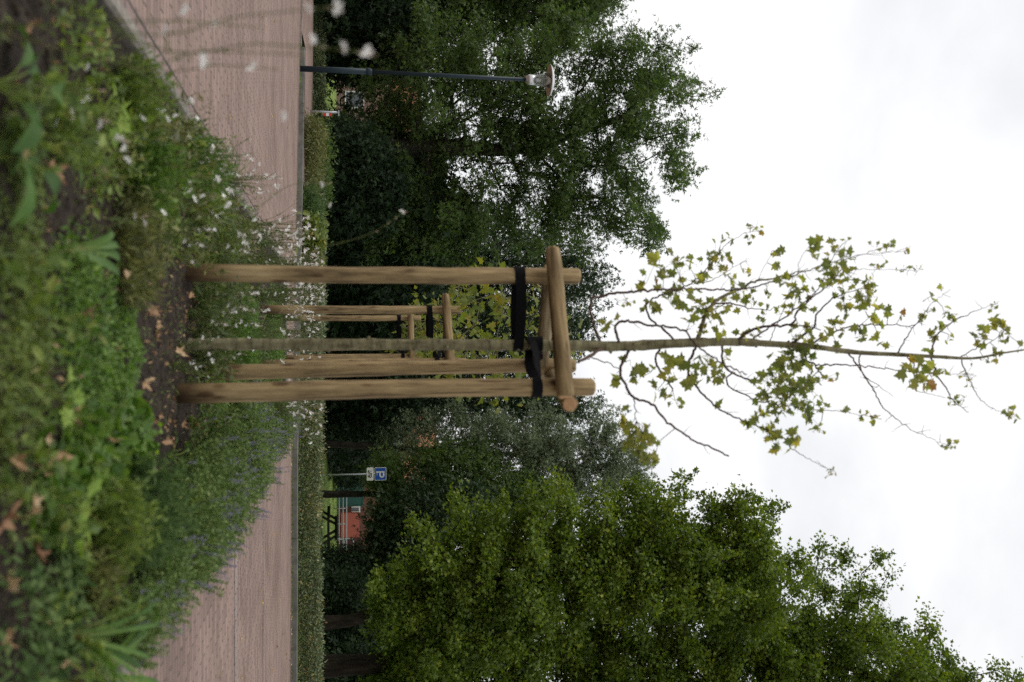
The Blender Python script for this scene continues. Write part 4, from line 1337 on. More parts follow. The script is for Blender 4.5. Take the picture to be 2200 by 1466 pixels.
# grass verge and rough lawn
def grass_patch(name, n, xr, yr, h, seed, zf=terr, keep=None, mat='grass_blade', wid=.9):
    r = np.random.default_rng(seed)
    x, y = r.uniform(*xr, n), r.uniform(*yr, n)
    if keep is not None:
        k = keep(x, y)
        x, y = x[k], y[k]
    p = np.stack([x, y, zf(x, y)], 1)
    d = nrm(r.normal(0, .35, (len(x), 3)) + np.array([0, 0, 1]))
    mb = MB().scatter(T_NARROW, p, d, r.normal(size=(len(x), 3)), h * r.uniform(.5, 1.4, len(x)), .5 + .2 * vnoise(x, y, seed, .8) + r.normal(0, .15, len(x)))
    o = mb.build(name, mat, kind='stuff')
    o['label'] = 'rough green grass growing on the lawn'
    return o


grass_patch('grass', 26000, (-26, -4.5), (26, 42), .14, 71, keep=lambda x, y: (y > 29.3 - .45 * (x + 4.4)) & (y < 31.2 - .45 * (x + 4.4)))
grass_patch('grass', 26000, (-3, 14), (19.6, 24), .12, 72, keep=lambda x, y: y > kerb_y(x) + 1.1)
grass_patch('grass', 30000, (-16, 22), (36, 56), .09, 73)

# ------------------------------------------------------------------ street lamp
MAT['lamp_paint'] = plain('dark_blue_green_paint', (0.010, 0.023, 0.032), rough=.5, spec=.25)
MAT['lamp_metal'] = plain('brushed_aluminium', (0.50, 0.51, 0.52), rough=.32, metal=.85, vary=.05)
MAT['lamp_dish_top'] = plain('dish_top_white', (0.58, 0.58, 0.58), rough=.45, vary=.04)
MAT['lamp_dish_under'] = plain('dish_underside', (0.42, 0.33, 0.27), rough=.5, vary=.06)
m, nt, out = new_mat('lamp_glass')
gl = N(nt, 'ShaderNodeBsdfPrincipled')
gl.inputs['Base Color'].default_value = (.86, .90, .87, 1)
gl.inputs['Roughness'].default_value = .08
gl.inputs['IOR'].default_value = 1.25
gl.inputs['Transmission Weight'].default_value = .92
nt.links.new(gl.outputs[0], out.inputs[0])
MAT['lamp_glass'] = m
lp = G(650, 148, .1)
lp[0] += 0.0
lamp = thing('street_lamp', 'dark post-top street lamp with clear glass cone and wide round reflector dish', 'street lamp', lp)
px1 = P(805, 154, lp[1])[2]
zt = P(1130, 168, lp[1])[2]
zd = P(1185, 168, lp[1])[2]
MB().tube([lp + [0, 0, -.05], lp + [0, 0, px1 - .1 - .06], ], [.060, .060], 20).build('post_base', 'lamp_paint', lamp)
MB().lathe([(.070, px1 - .16), (.074, px1 - .15), (.074, px1 - .10), (.052, px1 - .06), (.050, px1 - .05)], [lp[0], lp[1], 0], 20).build('collar', 'lamp_paint', lamp)
MB().tube([[lp[0], lp[1], px1 - .12], [lp[0] + .02, lp[1], zt]], [.043, .038], 18).build('pole', 'lamp_paint', lamp)
lc = np.array([lp[0] + .02, lp[1], 0])
MB().lathe([(.0, zt - .01), (.075, zt - .01), (.105, zt + .045), (.108, zt + .05), (.108, zt + .19), (.0, zt + .19)], lc, 28).build('lamp_housing', 'lamp_metal', lamp)
MB().lathe([(.104, zt + .192), (.150, zd - .05), (.146, zd - .05), (.100, zt + .192)], lc, 28).build('glass_cone', 'lamp_glass', lamp)
for k in range(3):
    a = k * 2.094 + .5
    MB().tube([lc + [math.cos(a) * .098, math.sin(a) * .098, zt + .18], lc + [math.cos(a) * .138, math.sin(a) * .138, zd - .04]], [.006, .006], 6).build('strut', 'lamp_metal', lamp)
MB().lathe([(.0, zt + .19), (.040, zt + .19), (.034, zt + .30), (.0, zt + .31)], lc, 16).build('lamp_bulb', 'lamp_dish_top', lamp)
dish = MB().lathe([(.0, zd - .01), (.10, zd - .012), (.335, zd - .055)], lc, 40).build('dish_underside', 'lamp_dish_under', lamp)
MB().lathe([(.335, zd - .055), (.340, zd - .050), (.30, zd - .015), (.20, zd + .022), (.06, zd + .045), (.02, zd + .05), (.02, zd + .07), (.0, zd + .075)], lc, 40).build('dish_top', 'lamp_dish_top', lamp)

# ------------------------------------------------------------------ parking sign
MAT['sign_blue'] = plain('sign_blue', (0.010, 0.070, 0.36), rough=.4, vary=.03)
MAT['sign_white'] = plain('sign_white', (0.66, 0.66, 0.62), rough=.4, vary=.04)
MAT['sign_black'] = plain('sign_black', (0.012, 0.012, 0.012), rough=.5, vary=.02)
MAT['steel'] = plain('galvanised_steel', (0.34, 0.36, 0.37), rough=.45, metal=.4, vary=.08)
SY = 33.0
s0 = P(700, 1021, SY)
sz0 = float(terr(s0[0], SY)) - .03
sign = thing('parking_sign', 'blue P parking sign with a small white pictogram plate on a thin grey pole', 'road sign', (s0[0], SY, sz0))
a, b = P(788, 1005, SY), P(830, 1032, SY)
bz = P(803.3, 1018, SY)[2]
sx0, sx1 = a[0], b[0]
cxs = (sx0 + sx1) / 2
MB().tube([[s0[0], SY + .035, sz0], [cxs, SY + .035, b[2] - .08]], [.024, .024], 10).build('pole', 'steel', sign)


def rounded(w, h, r, n=5):
    o = []
    for cx_, cz_, a0 in ((w / 2 - r, h / 2 - r, 0), (-w / 2 + r, h / 2 - r, 90), (-w / 2 + r, -h / 2 + r, 180), (w / 2 - r, -h / 2 + r, 270)):
        for k in range(n + 1):
            t = math.radians(a0 + 90 * k / n)
            o.append((cx_ + r * math.cos(t), cz_ + r * math.sin(t)))
    return o


def plate(name, outline, y0, y1, mat, parent, c):
    """An upright plate facing the camera side (-y)."""
    n = len(outline)
    V = [(c[0] + x, y0, c[1] + z) for x, z in outline] + [(c[0] + x, y1, c[1] + z) for x, z in outline]
    mb = MB().add(V, [[list(range(n))[::1]], [list(range(n, 2 * n))[::-1]], [[i, n + i, n + (i + 1) % n, (i + 1) % n] for i in range(n)]])
    return mb.build(name, mat, parent)


hp = b[2] - bz - .02
wp = sx1 - sx0
cp = (cxs, bz + .02 + hp / 2)
p1 = plate('border_plate', rounded(wp, hp, .036), SY - .006, SY + .006, 'sign_white', sign, cp)
plate('blue_plate', rounded(wp - .032, hp - .032, .025), SY - .010, SY - .0065, 'sign_blue', sign, cp)
# the letter: one outline with a bowl and a hole, built as a ring plus a stem
lw, lh = wp * .17 / 2, hp
mbp = MB()


def slab(mb, pts, y0, y1):
    n = len(pts)
    V = [(x, y0, z) for x, z in pts] + [(x, y1, z) for x, z in pts]
    mb.add(V, [[list(range(n))], [list(range(n, 2 * n))[::-1]], [[i, n + i, n + (i + 1) % n, (i + 1) % n] for i in range(n)]])


tk_ = .043
xl = cxs - wp * .20
zt_, zb_ = cp[1] + hp * .34, cp[1] - hp * .36
slab(mbp, [(xl, zb_), (xl + tk_, zb_), (xl + tk_, zt_), (xl, zt_)], SY - .0135, SY - .0105)
ro = (zt_ - (cp[1] - hp * .09)) / 2
zc = zt_ - ro
xc = cxs + wp * .10
arc_o = [(xc + ro * math.cos(t), zc + ro * math.sin(t)) for t in np.linspace(math.pi / 2, -math.pi / 2, 13)]
arc_i = [(xc + (ro - tk_) * math.cos(t), zc + (ro - tk_) * math.sin(t)) for t in np.linspace(math.pi / 2, -math.pi / 2, 13)]
o_ = [(xl + tk_, zt_)] + arc_o + [(xl + tk_, zc - ro)]
i_ = [(xl + tk_, zt_ - tk_)] + arc_i + [(xl + tk_, zc - ro + tk_)]
for k in range(len(o_) - 1):
    slab(mbp, [i_[k], i_[k + 1], o_[k + 1], o_[k]], SY - .0135, SY - .0105)
mbp.build('letter', 'sign_white', sign)
hs = bz - a[2] - .01
cs = (cxs, a[2] + hs / 2)
plate('lower_plate', rounded(wp, hs, .03), SY - .006, SY + .006, 'sign_white', sign, cs)
mbk = MB()
W = lambda u, v: (cs[0] + (u - .5) * wp, cs[1] + (v - .5) * hs)
for poly in ([(.42, .28), (.72, .28), (.75, .36), (.75, .74), (.42, .74)],):
    pass
rects = [(.42, .62, .76, .74), (.42, .28, .48, .62), (.48, .28, .76, .34), (.56, .34, .60, .62), (.72, .34, .77, .62), (.60, .34, .72, .45),
         (.24, .58, .30, .70), (.30, .52, .34, .60), (.34, .40, .42, .46)]
for u0, v0, u1, v1 in rects:
    slab(mbk, [W(u0, v0), W(u1, v0), W(u1, v1), W(u0, v1)], SY - .0100, SY - .0065)
for uc, vc, rr in ((.66, .25, .055), (.33, .28, .06), (.24, .30, .045)):
    slab(mbk, [(cs[0] + (uc - .5) * wp + rr * wp * math.cos(t), cs[1] + (vc - .5) * hs + rr * wp * math.sin(t)) for t in np.linspace(0, 2 * math.pi, 13)[:-1]], SY - .0125, SY - .0102)
mbk.build('pictogram', 'sign_black', sign)
for z_ in (bz + .10, b[2] - .10, a[2] + .08):
    MB().box((cxs, SY + .03, z_), (.09, .085, .03)).build('clamp', 'steel', sign)

# red and white marker on its grey post
MAT['red'] = plain('red_paint', (0.50, 0.030, 0.025), rough=.45, vary=.05)
mk = on_land(700, 241, 27.0)
mkr = thing('marker_post', 'thin grey post with a small red and white marker beneath the dark trees', 'marker post', mk)
zt2 = P(727, 240, 27)[2]
MB().tube([mk, [mk[0], mk[1], zt2]], [.03, .03], 10).build('post', 'steel', mkr)
MB().box((mk[0] + .02, mk[1], zt2 + .01), (.15, .07, .03)).build('post_cap', 'steel', mkr)
mz = P(694, 246, 27)[2]
for k, cc in enumerate(('red', 'sign_white', 'red')):
    MB().box((mk[0] + .075, mk[1] - .04, mz + .04 + k * .075), (.075, .012, .0745 if cc == 'red' else .0735)).build('marker_panel', cc, mkr)

# ------------------------------------------------------------------ picnic table, seen end on
MAT['table_wood'] = noise_mat('dark_stained_wood', [(0.3, (0.016, 0.013, 0.010)), (0.7, (0.045, 0.036, 0.028))], scale=3, stretch=(2, 12, 12), rough=.8, bump=.3, spec=.2)
TY = 42.0
tp0 = P(711, 1134, TY)
tz = float(terr(tp0[0], TY))
tz = min(tz, P(722.5, 1134, TY)[2] - .70)
tab = thing('picnic_table', 'dark wooden picnic table seen end on, on the lawn beyond the hedge', 'picnic table', (tp0[0], TY, tz))
for k in range(5):
    MB().box((tp0[0] - .32 + k * .16, TY + .0, tz + .735), (.145, 1.8, .04)).build('top_board', 'table_wood', tab)
for s_ in (-1, 1):
    for k in range(2):
        MB().box((tp0[0] + s_ * (.60 + k * .15), TY, tz + .445), (.135, 1.8, .04)).build('seat_board', 'table_wood', tab)
for y_ in (-.62, .62):
    MB().box((tp0[0], TY + y_, tz + .385), (1.56, .05, .09)).build('seat_bearer', 'table_wood', tab)
    MB().box((tp0[0], TY + y_, tz + .675), (.74, .05, .08)).build('top_bearer', 'table_wood', tab)
    for s_ in (-1, 1):
        q0 = np.array([tp0[0] + s_ * .66, TY + y_ + .045, tz - .05])
        q1 = np.array([tp0[0] + s_ * .22, TY + y_ + .045, tz + .71])
        d_ = nrm(q1 - q0)
        w_ = np.array([d_[2], 0, -d_[0]]) * .05
        V = [q0 - w_, q0 + w_, q1 + w_, q1 - w_]
        V = np.array(V + [v + np.array([0, .045, 0]) for v in V])
        MB().add(V, [[[0, 1, 2, 3], [7, 6, 5, 4], [0, 4, 5, 1], [1, 5, 6, 2], [2, 6, 7, 3], [3, 7, 4, 0]]]).build('leg', 'table_wood', tab)

# ------------------------------------------------------------------ buildings behind the trees
MAT['wall_brick'] = brick_mat('wall_brick', .22, .065, (.20, .085, .055), (.145, .062, .042), (.16, .13, .11), .010, vec='wall')
MAT['wall_pink'] = brick_mat('pale_wall_brick', .22, .065, (.34, .20, .165), (.28, .165, .14), (.26, .22, .20), .010, vec='wall')
MAT['green_paint'] = plain('green_door_paint', (.012, .075, .062), rough=.5)
MAT['coral'] = plain('coral_red_panel', (.36, .085, .060), rough=.6, vary=.06)
MAT['maroon'] = plain('maroon_door_paint', (.065, .016, .014), rough=.55)
MAT['white_frame'] = plain('white_frame', (.72, .72, .70), rough=.5, vary=.03)
MAT['dark_glass'] = plain('dark_window_glass', (.03, .04, .045), rough=.08, spec=.7)
MAT['gutter'] = plain('grey_gutter', (.25, .25, .25), rough=.5)


def tile_mat():
    m, nt, out = new_mat('orange_roof_tiles')
    L = nt.links.new
    tc = N(nt, 'ShaderNodeTexCoord')
    wv = N(nt, 'ShaderNodeTexWave', Scale=1.5, Distortion=.2)
    L(tc.outputs['Object'], wv.inputs['Vector'])
    nz = N(nt, 'ShaderNodeTexNoise', Scale=2.5, Detail=7.0)
    L(tc.outputs['Object'], nz.inputs['Vector'])
    rp = ramp(nt, [(.3, (.20, .075, .035)), (.5, (.34, .14, .065)), (.7, (.42, .20, .10))])
    L(nz.outputs['Fac'], rp.inputs[0])
    b = N(nt, 'ShaderNodeBsdfPrincipled')
    b.inputs['Roughness'].default_value = .8
    L(rp.outputs[0], b.inputs['Base Color'])
    bp = N(nt, 'ShaderNodeBump', Strength=.8, Distance=.04)
    L(wv.outputs['Fac'], bp.inputs['Height'])
    L(bp.outputs[0], b.inputs['Normal'])
    L(b.outputs[0], out.inputs[0])
    return m


MAT['tiles'] = tile_mat()
BY = 58.0
gx = lambda py, Y=BY: P(730, py, Y)[0]
gz = lambda px, Y=BY: P(px, 1000, Y)[2]
bl = thing('brick_building', 'red brick building with orange tiled roof and coloured doors behind the willow', 'building', (gx(1060), BY, .75))
zg = float(terr(gx(1060), BY)) - .12
x0, x1 = gx(845), gx(1290)
ez = gz(860)
MB().box(((x0 + x1) / 2, BY + 4, (zg + ez) / 2), (x1 - x0, 8, ez - zg)).build('wall', 'wall_brick', bl)
rb = MB()
ov = .35
V = [(x0 - ov, BY - .4, ez), (x1 + ov, BY - .4, ez), (x1 + ov, BY + 4, ez + 2.3), (x0 - ov, BY + 4, ez + 2.3), (x0 - ov, BY + 8.4, ez), (x1 + ov, BY + 8.4, ez)]
V = np.array(V + [(a_, b_, c_ + .14) for a_, b_, c_ in V])
rb.add(V, [[[0, 1, 2, 3], [3, 2, 5, 4], [6, 9, 8, 7], [9, 10, 11, 8], [0, 6, 7, 1], [4, 5, 11, 10]], [[0, 3, 9, 6], [3, 4, 10, 9], [1, 7, 8, 2], [2, 8, 11, 5]]])
rb.build('roof', 'tiles', bl)
MB().tube([[x0 - ov, BY - .46, ez + .02], [x1 + ov, BY - .46, ez + .02]], [.06, .06], 8).build('gutter', 'gutter', bl)


def panel(name, y0, y1, pz0, pz1, mat, dep=.06, framed=True):
    a0, a1 = gx(y0), gx(y1)
    z0, z1 = (gz(pz0) if pz0 else zg), gz(pz1)
    d = MB().box(((a0 + a1) / 2, BY - dep / 2 - .003, (z0 + z1) / 2), (a1 - a0, dep, z1 - z0)).build(name, mat, bl)
    if framed:
        f_ = MB()
        t = .07
        f_.box((a0 - t / 2 - .002, BY - .05, (z0 + z1) / 2), (t, .094, z1 - z0))
        f_.box((a1 + t / 2 + .002, BY - .05, (z0 + z1) / 2), (t, .094, z1 - z0))
        f_.box(((a0 + a1) / 2, BY - .05, z1 + t / 2 + .002), (a1 - a0 + 2 * t, .09, t))
        o = f_.build('frame', 'white_frame' if name == 'window' else mat, bl)
        mw_ = o.matrix_world.copy()
        o.parent = d
        o.location = Vector((0, 0, 0))
    return d


panel('door', 1041, 1086, None, 778, 'green_paint')
panel('garage_door', 1101, 1152, 732, 772, 'coral', .5, False)
panel('door', 1156, 1190, None, 772, 'maroon')
panel('door', 1196, 1214, None, 770, 'green_paint')
panel('door', 985, 1010, None, 775, 'green_paint')
for y0, y1 in ((1091, 1099), (900, 925), (940, 962)):
    panel('window', y0, y1, 755 if y0 > 1000 else 780, 771 if y0 > 1000 else 806, 'dark_glass' if y0 > 1000 else 'white_frame', .02)

b2l = thing('brick_house', 'pale pinkish brick house glimpsed low between the dark trees beyond the lamp', 'house', (P(740, 240, 68)[0], 68, .8))
hx0, hx1 = P(740, 175, 68)[0], P(740, 440, 68)[0]
hz = float(terr(-15, 68)) - .1
MB().box(((hx0 + hx1) / 2, 71, (hz + 4.5) / 2), (hx1 - hx0, 6, 4.5 - hz)).build('wall', 'wall_pink', b2l)
V = [(hx0 - .3, 67.6, 4.5), (hx1 + .3, 67.6, 4.5), (hx1 + .3, 71, 6.4), (hx0 - .3, 71, 6.4), (hx0 - .3, 74.4, 4.5), (hx1 + .3, 74.4, 4.5)]
V = np.array(V + [(a_, b_, c_ + .14) for a_, b_, c_ in V])
MB().add(V, [[[0, 1, 2, 3], [3, 2, 5, 4], [6, 9, 8, 7], [9, 10, 11, 8], [0, 6, 7, 1], [4, 5, 11, 10]], [[0, 3, 9, 6], [3, 4, 10, 9], [1, 7, 8, 2], [2, 8, 11, 5]]]).build('roof', 'tiles', b2l)
for k in range(4):
    wx = hx0 + 1.2 + k * (hx1 - hx0 - 2) / 3.2
    w = MB().box((wx, 67.99, 2.0), (1.0, .04, 1.1)).build('window', 'dark_glass', b2l)
    o = MB().box((wx - .53, 67.97, 2.0), (.06, .06, 1.22)).box((wx + .53, 67.97, 2.0), (.06, .06, 1.22)).box((wx, 67.97, 2.585), (1.0, .058, .07)).box((wx, 67.97, 1.42), (1.0, .10, .06)).build('frame', 'white_frame', b2l)
    o.parent = w
    o.location = Vector((0, 0, 0))

# metal railing along the front of the building
RY = 51.0
rl = thing('metal_railing', 'long pale grey tubular railing between the lawn and the brick building', 'railing', (gx(1060, RY), RY, .7))
rx0, rx1 = gx(890, RY), gx(1262, RY)
rz = float(terr(8, RY)) - .05
for zz in (P(728.5, 1000, RY)[2], P(737, 1000, RY)[2], P(744.5, 1000, RY)[2]):
    MB().tube([[rx0, RY, zz], [rx1, RY, zz]], [.024, .024], 8).build('rail', 'steel', rl)
for k in range(12):
    xx = rx0 + .05 + k * (rx1 - rx0 - .1) / 11
    MB().tube([[xx, RY + .03, rz], [xx, RY + .03, P(745.5, 1000, RY)[2]]], [.024, .024], 8).build('post', 'steel', rl)
hr = thing('handrail', 'short looped grey handrail in front of the maroon door', 'handrail', (gx(1175, 54), 54, .75))
h0, h1 = gx(1158, 54), gx(1180, 54)
zh = P(759, 1170, 54)[2]
zr = float(terr(9, 54)) - .05
MB().tube(smooth_line([[h0, 54, zr], [h0, 54, zh - .15], [h0 + .06, 54, zh - .03], [h0 + .16, 54, zh], [h1 - .16, 54, zh], [h1 - .06, 54, zh - .03], [h1, 54, zh - .15], [h1, 54, zr]], 40), .026, 8).build('loop', 'steel', hr)
MB().tube([[h0, 54, zh - .45], [h1, 54, zh - .45]], [.02, .02], 8).build('crossbar', 'steel', hr)
# dark paddock fence glimpsed between the maple trunks
FY = 33.0
fn = thing('wooden_fence', 'dark wooden post and rail fence glimpsed between the two maple trunks', 'fence', (gx(1395, FY), FY, .4))
fz = float(terr(gx(1395, FY), FY)) - .05
for k in range(4):
    xx = gx(1362, FY) + k * .42
    MB().box((xx, FY, fz + .58), (.08, .08, 1.16)).build('post', 'table_wood', fn)
for zz in (.45, .95):
    MB().box((gx(1362, FY) + .63, FY - .058, fz + zz), (1.7, .032, .10)).build('rail', 'table_wood', fn)

# ------------------------------------------------------------------ planting in the bed
def soil_at(x, y):
    return float(soil_z(np.array(x), np.array(y)))


def cover(name, label, blobs, dens, lsize, h, mat, tmpl, seed, spread=.5, stem=False):
    """Creeping plants nobody could count: small leaves held just above the soil inside soft-edged patches."""
    r = np.random.default_rng(seed)
    mb = MB()
    for x0, y0, rx, ry in blobs:
        n = int(dens * rx * ry * math.pi)
        a, q = r.uniform(0, 6.28, n), np.sqrt(r.random(n)) * (1 + .35 * r.normal(size=n) * .5)
        x, y = x0 + np.cos(a) * q * rx, y0 + np.sin(a) * q * ry
        thick = vnoise(x, y, seed, 13, 3)
        keep = (thick > -.55 + .5 * np.clip(q - .6, 0, 1)) & (x > -.93) & (x < .96)
        x, y, q, thick = x[keep], y[keep], q[keep], thick[keep]
        z = soil_z(x, y) + np.clip(h * (1.15 - q ** 2) * (.55 + .45 * thick) , .006, None) * np.sqrt(r.random(len(x)))
        d = nrm(np.stack([np.cos(a[keep]) * .4, np.sin(a[keep]) * .4, np.full(len(x), .15)], 1) + r.normal(0, .55, (len(x), 3)))
        nn_ = r.normal(0, spread, (len(x), 3)) + np.array([0, -.15, 1])
        v = np.clip(.5 + .2 * thick + r.normal(0, .2, len(x)), 0, 1)
        mb.scatter(tmpl, np.stack([x, y, z], 1), d, nn_, lsize * r.uniform(.55, 1.35, len(x)), v)
    o = mb.build(name, mat, kind='stuff')
    tag(o, label)
    return o


cover('ground_cover', 'bright green creeping ground cover in the middle of the bed', [(-.02, 2.98, .26, .34), (.05, 3.35, .20, .22), (-.14, 2.80, .14, .20), (.16, 3.1, .14, .3)], 9500, .020, .065, 'cover_leaf', T_OVAL, 81)
cover('ground_cover', 'mossy low growth at the near edge of the bed', [(-.05, 2.28, .36, .17), (.18, 2.45, .30, .18), (-.20, 2.42, .22, .12), (.02, 2.55, .2, .1)], 9000, .017, .04, 'moss_leaf', T_OVAL, 82)
cover('ground_cover', 'rounded clover-like leaves beside the bare soil', [(.30, 3.25, .15, .32), (.33, 3.5, .14, .22), (.50, 3.1, .14, .3), (.25, 2.85, .13, .18), (.38, 2.6, .14, .14)], 3800, .034, .085, 'cover_leaf', T_ROUND, 83)
cover('ground_cover', 'loose green weeds spreading towards the kerb', [(-.62, 3.3, .16, .30), (-.74, 4.1, .16, .4), (-.50, 3.75, .15, .3), (-.45, 4.2, .12, .25), (-.72, 5.4, .2, .8), (-.28, 5.7, .2, .6), (-.78, 2.85, .12, .2), (-.48, 3.0, .10, .15)], 3400, .030, .11, 'weed_leaf', T_OVAL, 84)
cover('ground_cover', 'green seedlings carpeting the soil between the trees', [(.10, 6.6, .28, .8), (-.12, 8.0, .3, 1.0), (.35, 8.2, .3, 1.0), (.1, 11.5, .7, 1.6), (.02, 7.2, .2, .7), (.30, 5.6, .2, .5)], 2600, .040, .14, 'cover_leaf', T_LANCE, 85)
cover('ground_cover', 'grey-green herb leaves at the near corner of the bed', [(.64, 2.36, .20, .16), (.60, 2.62, .15, .14), (.72, 2.56, .12, .18)], 3600, .030, .09, 'sage_leaf', T_OVAL, 86)
cover('ground_cover', 'thin weeds and debris scattered over the soil', [(-.3, 2.6, .5, .5), (.3, 3.0, .5, .8), (-.1, 4.0, .7, .8), (.2, 5.2, .6, .8)], 420, .022, .03, 'weed_leaf', T_LANCE, 87)
cover('ground_cover', 'dry leaf crumbs scattered over the soil', [(-.2, 2.8, .6, .6), (.2, 3.6, .6, .9), (-.2, 4.8, .7, .9), (.2, 6, .6, .8)], 170, .020, .008, 'dry_leaf', T_KITE, 88, spread=.9)


def wild(name, label, boxes, n, seed, mat, hmax=.2):
    """Tangled thin weeds nobody could count: sprays of wiry stems carrying small uneven leaves."""
    r = np.random.default_rng(seed)
    mb = MB()
    for k in range(n):
        x0, x1, y0, y1 = boxes[k % len(boxes)]
        x, y = r.uniform(x0, x1), r.uniform(y0, y1)
        b_ = np.array([x, y, soil_at(x, y)])
        for q in range(int(r.integers(2, 6))):
            a, h = r.uniform(0, 6.28), hmax * r.uniform(.25, 1.0) ** 1.3
            tip = b_ + np.array([math.cos(a) * h * r.uniform(.2, .9), math.sin(a) * h * r.uniform(.2, .9), h])
            ln = smooth_line([b_, (b_ + tip) / 2 + r.normal(0, .015, 3), tip], 7)
            mb.tube(ln, np.linspace(.0013, .0006, 7), 3, cap=False, var=r.uniform(.3, 1))
            m = int(r.integers(6, 16))
            t = .15 + .85 * r.random(m)
            i = np.minimum((t * 6).astype(int), 5)
            p = ln[i] + (ln[i + 1] - ln[i]) * (t * 6 - i)[:, None]
            mb.scatter(T_LANCE if q % 2 else T_OVAL, p, nrm(r.normal(0, .7, (m, 3)) + [0, 0, .2]), r.normal(0, .6, (m, 3)) + [0, 0, .7], r.uniform(.016, .045) * r.uniform(.5, 1.3, m), r.beta(1.6, 2, m))
    o = mb.build(name, mat, kind='stuff')
    tag(o, label)


BX = [(-.9, -.35, 2.95, 4.4), (-.9, -.35, 3.4, 6.5), (-.9, -.4, 5.2, 8), (.1, .7, 4.9, 8.5), (.45, .9, 2.4, 4.4), (.1, .9, 2.2, 2.9), (-.6, .3, 2.15, 2.6)]
wild('undergrowth', 'tangled green weeds filling the gaps between the plants', BX, 140, 401, 'weed_leaf', .20)
wild('undergrowth', 'wiry olive weeds with thin stems among the plants', BX[:4], 110, 402, 'olive_leaf', .24)
wild('undergrowth', 'green seed stalks around the feet of the stakes', [(-.55, -.12, 5.05, 5.6), (-.05, .12, 5.0, 5.4), (-.8, -.2, 5.4, 8)], 120, 403, 'gaura_leaf', .22)


def wand_plant(name, label, loc, n_st, h, spread, seed, group=None, fl=5, lsize=.035, each=False, fsize=.021, lean=(0, 0)):
    """Thin arching stems with narrow leaves low down and white four-petalled flowers above."""
    r = np.random.default_rng(seed)
    loc = np.array([*loc, soil_at(*loc)]) if len(loc) == 2 else np.array(loc, float)
    root = thing(name, label, 'flowering plant', loc, group)
    mb = kb = MB()
    flowers = []
    for k in range(n_st):
        a = r.uniform(0, 6.28)
        L = h * r.uniform(.65, 1.12)
        out = spread * r.uniform(.15, 1.0)
        tip = loc + np.array([math.cos(a) * out + lean[0], math.sin(a) * out + lean[1], L])
        b0_ = loc + np.array([math.cos(a), math.sin(a), 0]) * r.uniform(0, .05)
        mid = b0_ * .55 + tip * .45 + np.array([-math.cos(a) * out * .18, -math.sin(a) * out * .18, L * .10])
        nod = tip + np.array([math.cos(a) * out * .12, math.sin(a) * out * .12, -.01])
        ln = smooth_line([b0_, mid, tip, nod], 12)
        mb.tube(ln, np.linspace(.0017, .0007, 12), 4, cap=False, var=r.uniform(.55, .95))
        m = int(14 + h * 26)
        t = r.random(m) ** 1.5 * .75
        idx = (t * 11).astype(int)
        p = ln[idx] + (ln[np.minimum(idx + 1, 11)] - ln[idx]) * (t * 11 - idx)[:, None]
        d = nrm(r.normal(0, .6, (m, 3)) + np.array([math.cos(a) * .3, math.sin(a) * .3, .35]))
        mb.scatter(T_LANCE, p, d, r.normal(0, .5, (m, 3)) + [0, 0, .8], lsize * r.uniform(.6, 1.4, m) * (1.15 - t * .6), r.beta(2, 2.6, m) * .9)
        for q in range(r.poisson(fl)):
            u = 1 - r.random() ** 1.4 * .42
            i = min(int(u * 11), 10)
            c = ln[i] + (ln[i + 1] - ln[i]) * (u * 11 - i) + r.normal(0, .006, 3)
            if r.random() < .40:
                flowers.append((c, nrm(r.normal(0, .55, 3) + np.array([math.cos(a) * .2, -.25, .35])), nrm(r.normal(0, .7, 3) + np.array([0, -.8, .3])), fsize * r.uniform(.7, 1.15)))
            else:
                kb.scatter(T_LANCE, c, nrm(r.normal(0, .4, 3) + np.array([0, 0, .7])), [0, -1, .1], .016, r.random(), mi=1)
        kb.scatter(T_LANCE, ln[-3:], nrm(r.normal(0, .4, (3, 3)) + np.array([0, 0, .8])), [0, -1, .1], .014, r.random(3), mi=1)
    mb.build('foliage', ['gaura_leaf', 'calyx'], root)
    if each:
        for c, d, nn_, s_ in flowers[:26]:
            o = MB().scatter(T_FLOWER, c, d, nn_, s_, r.random()).build('flower', 'petal', root)
    elif flowers:
        c, d, nn_, s_ = [np.array(v) for v in zip(*flowers)]
        MB().scatter(T_FLOWER, c, d, nn_, s_, r.random(len(c))).build('blossom', 'petal', root)
    return root


# tall wands close to the camera, traced at their own distances
def hero_wand(name, label, stems, seed):
    r = np.random.default_rng(seed)
    b = stems[0][0][0]
    loc = np.array([*b[:2], soil_at(*b[:2])])
    root = thing(name, label, 'flowering plant', loc, 'tall white wand flowers near the camera')
    mb = kb = MB()
    for pts, fls in stems:
        pts = [np.array(p, float) for p in pts]
        ln = smooth_line(pts, 26)
        mb.tube(ln, np.linspace(.0021, .0009, 26), 5, cap=False, var=r.uniform(.6, .95))
        m = 34
        t = r.random(m) * .8
        i = (t * 25).astype(int)
        mb.scatter(T_LANCE, ln[i], nrm(r.normal(0, .6, (m, 3)) + [0, 0, .3]), r.normal(0, .5, (m, 3)) + [0, 0, .7], .035 * r.uniform(.5, 1.3, m) * (1.2 - t), r.random(m))
        kb.scatter(T_LANCE, ln[-4:], nrm(r.normal(0, .3, (4, 3)) + [0, 0, .9]), [0, -1, .1], .016, r.random(4), mi=1)
        for f in fls:
            c = np.array(f[:3], float)
            MB().scatter(T_FLOWER, c, nrm(r.normal(0, .4, 3) + [0, -.2, .6]), nrm(r.normal(0, .5, 3) + [0, -1, .2]), f[3] * .62, r.random()).build('flower', 'petal', root)
    mb.build('foliage', ['gaura_leaf', 'calyx'], root)
    return root


def pz(px, py, Y, s=.024):
    return (*P(px, py, Y), s)


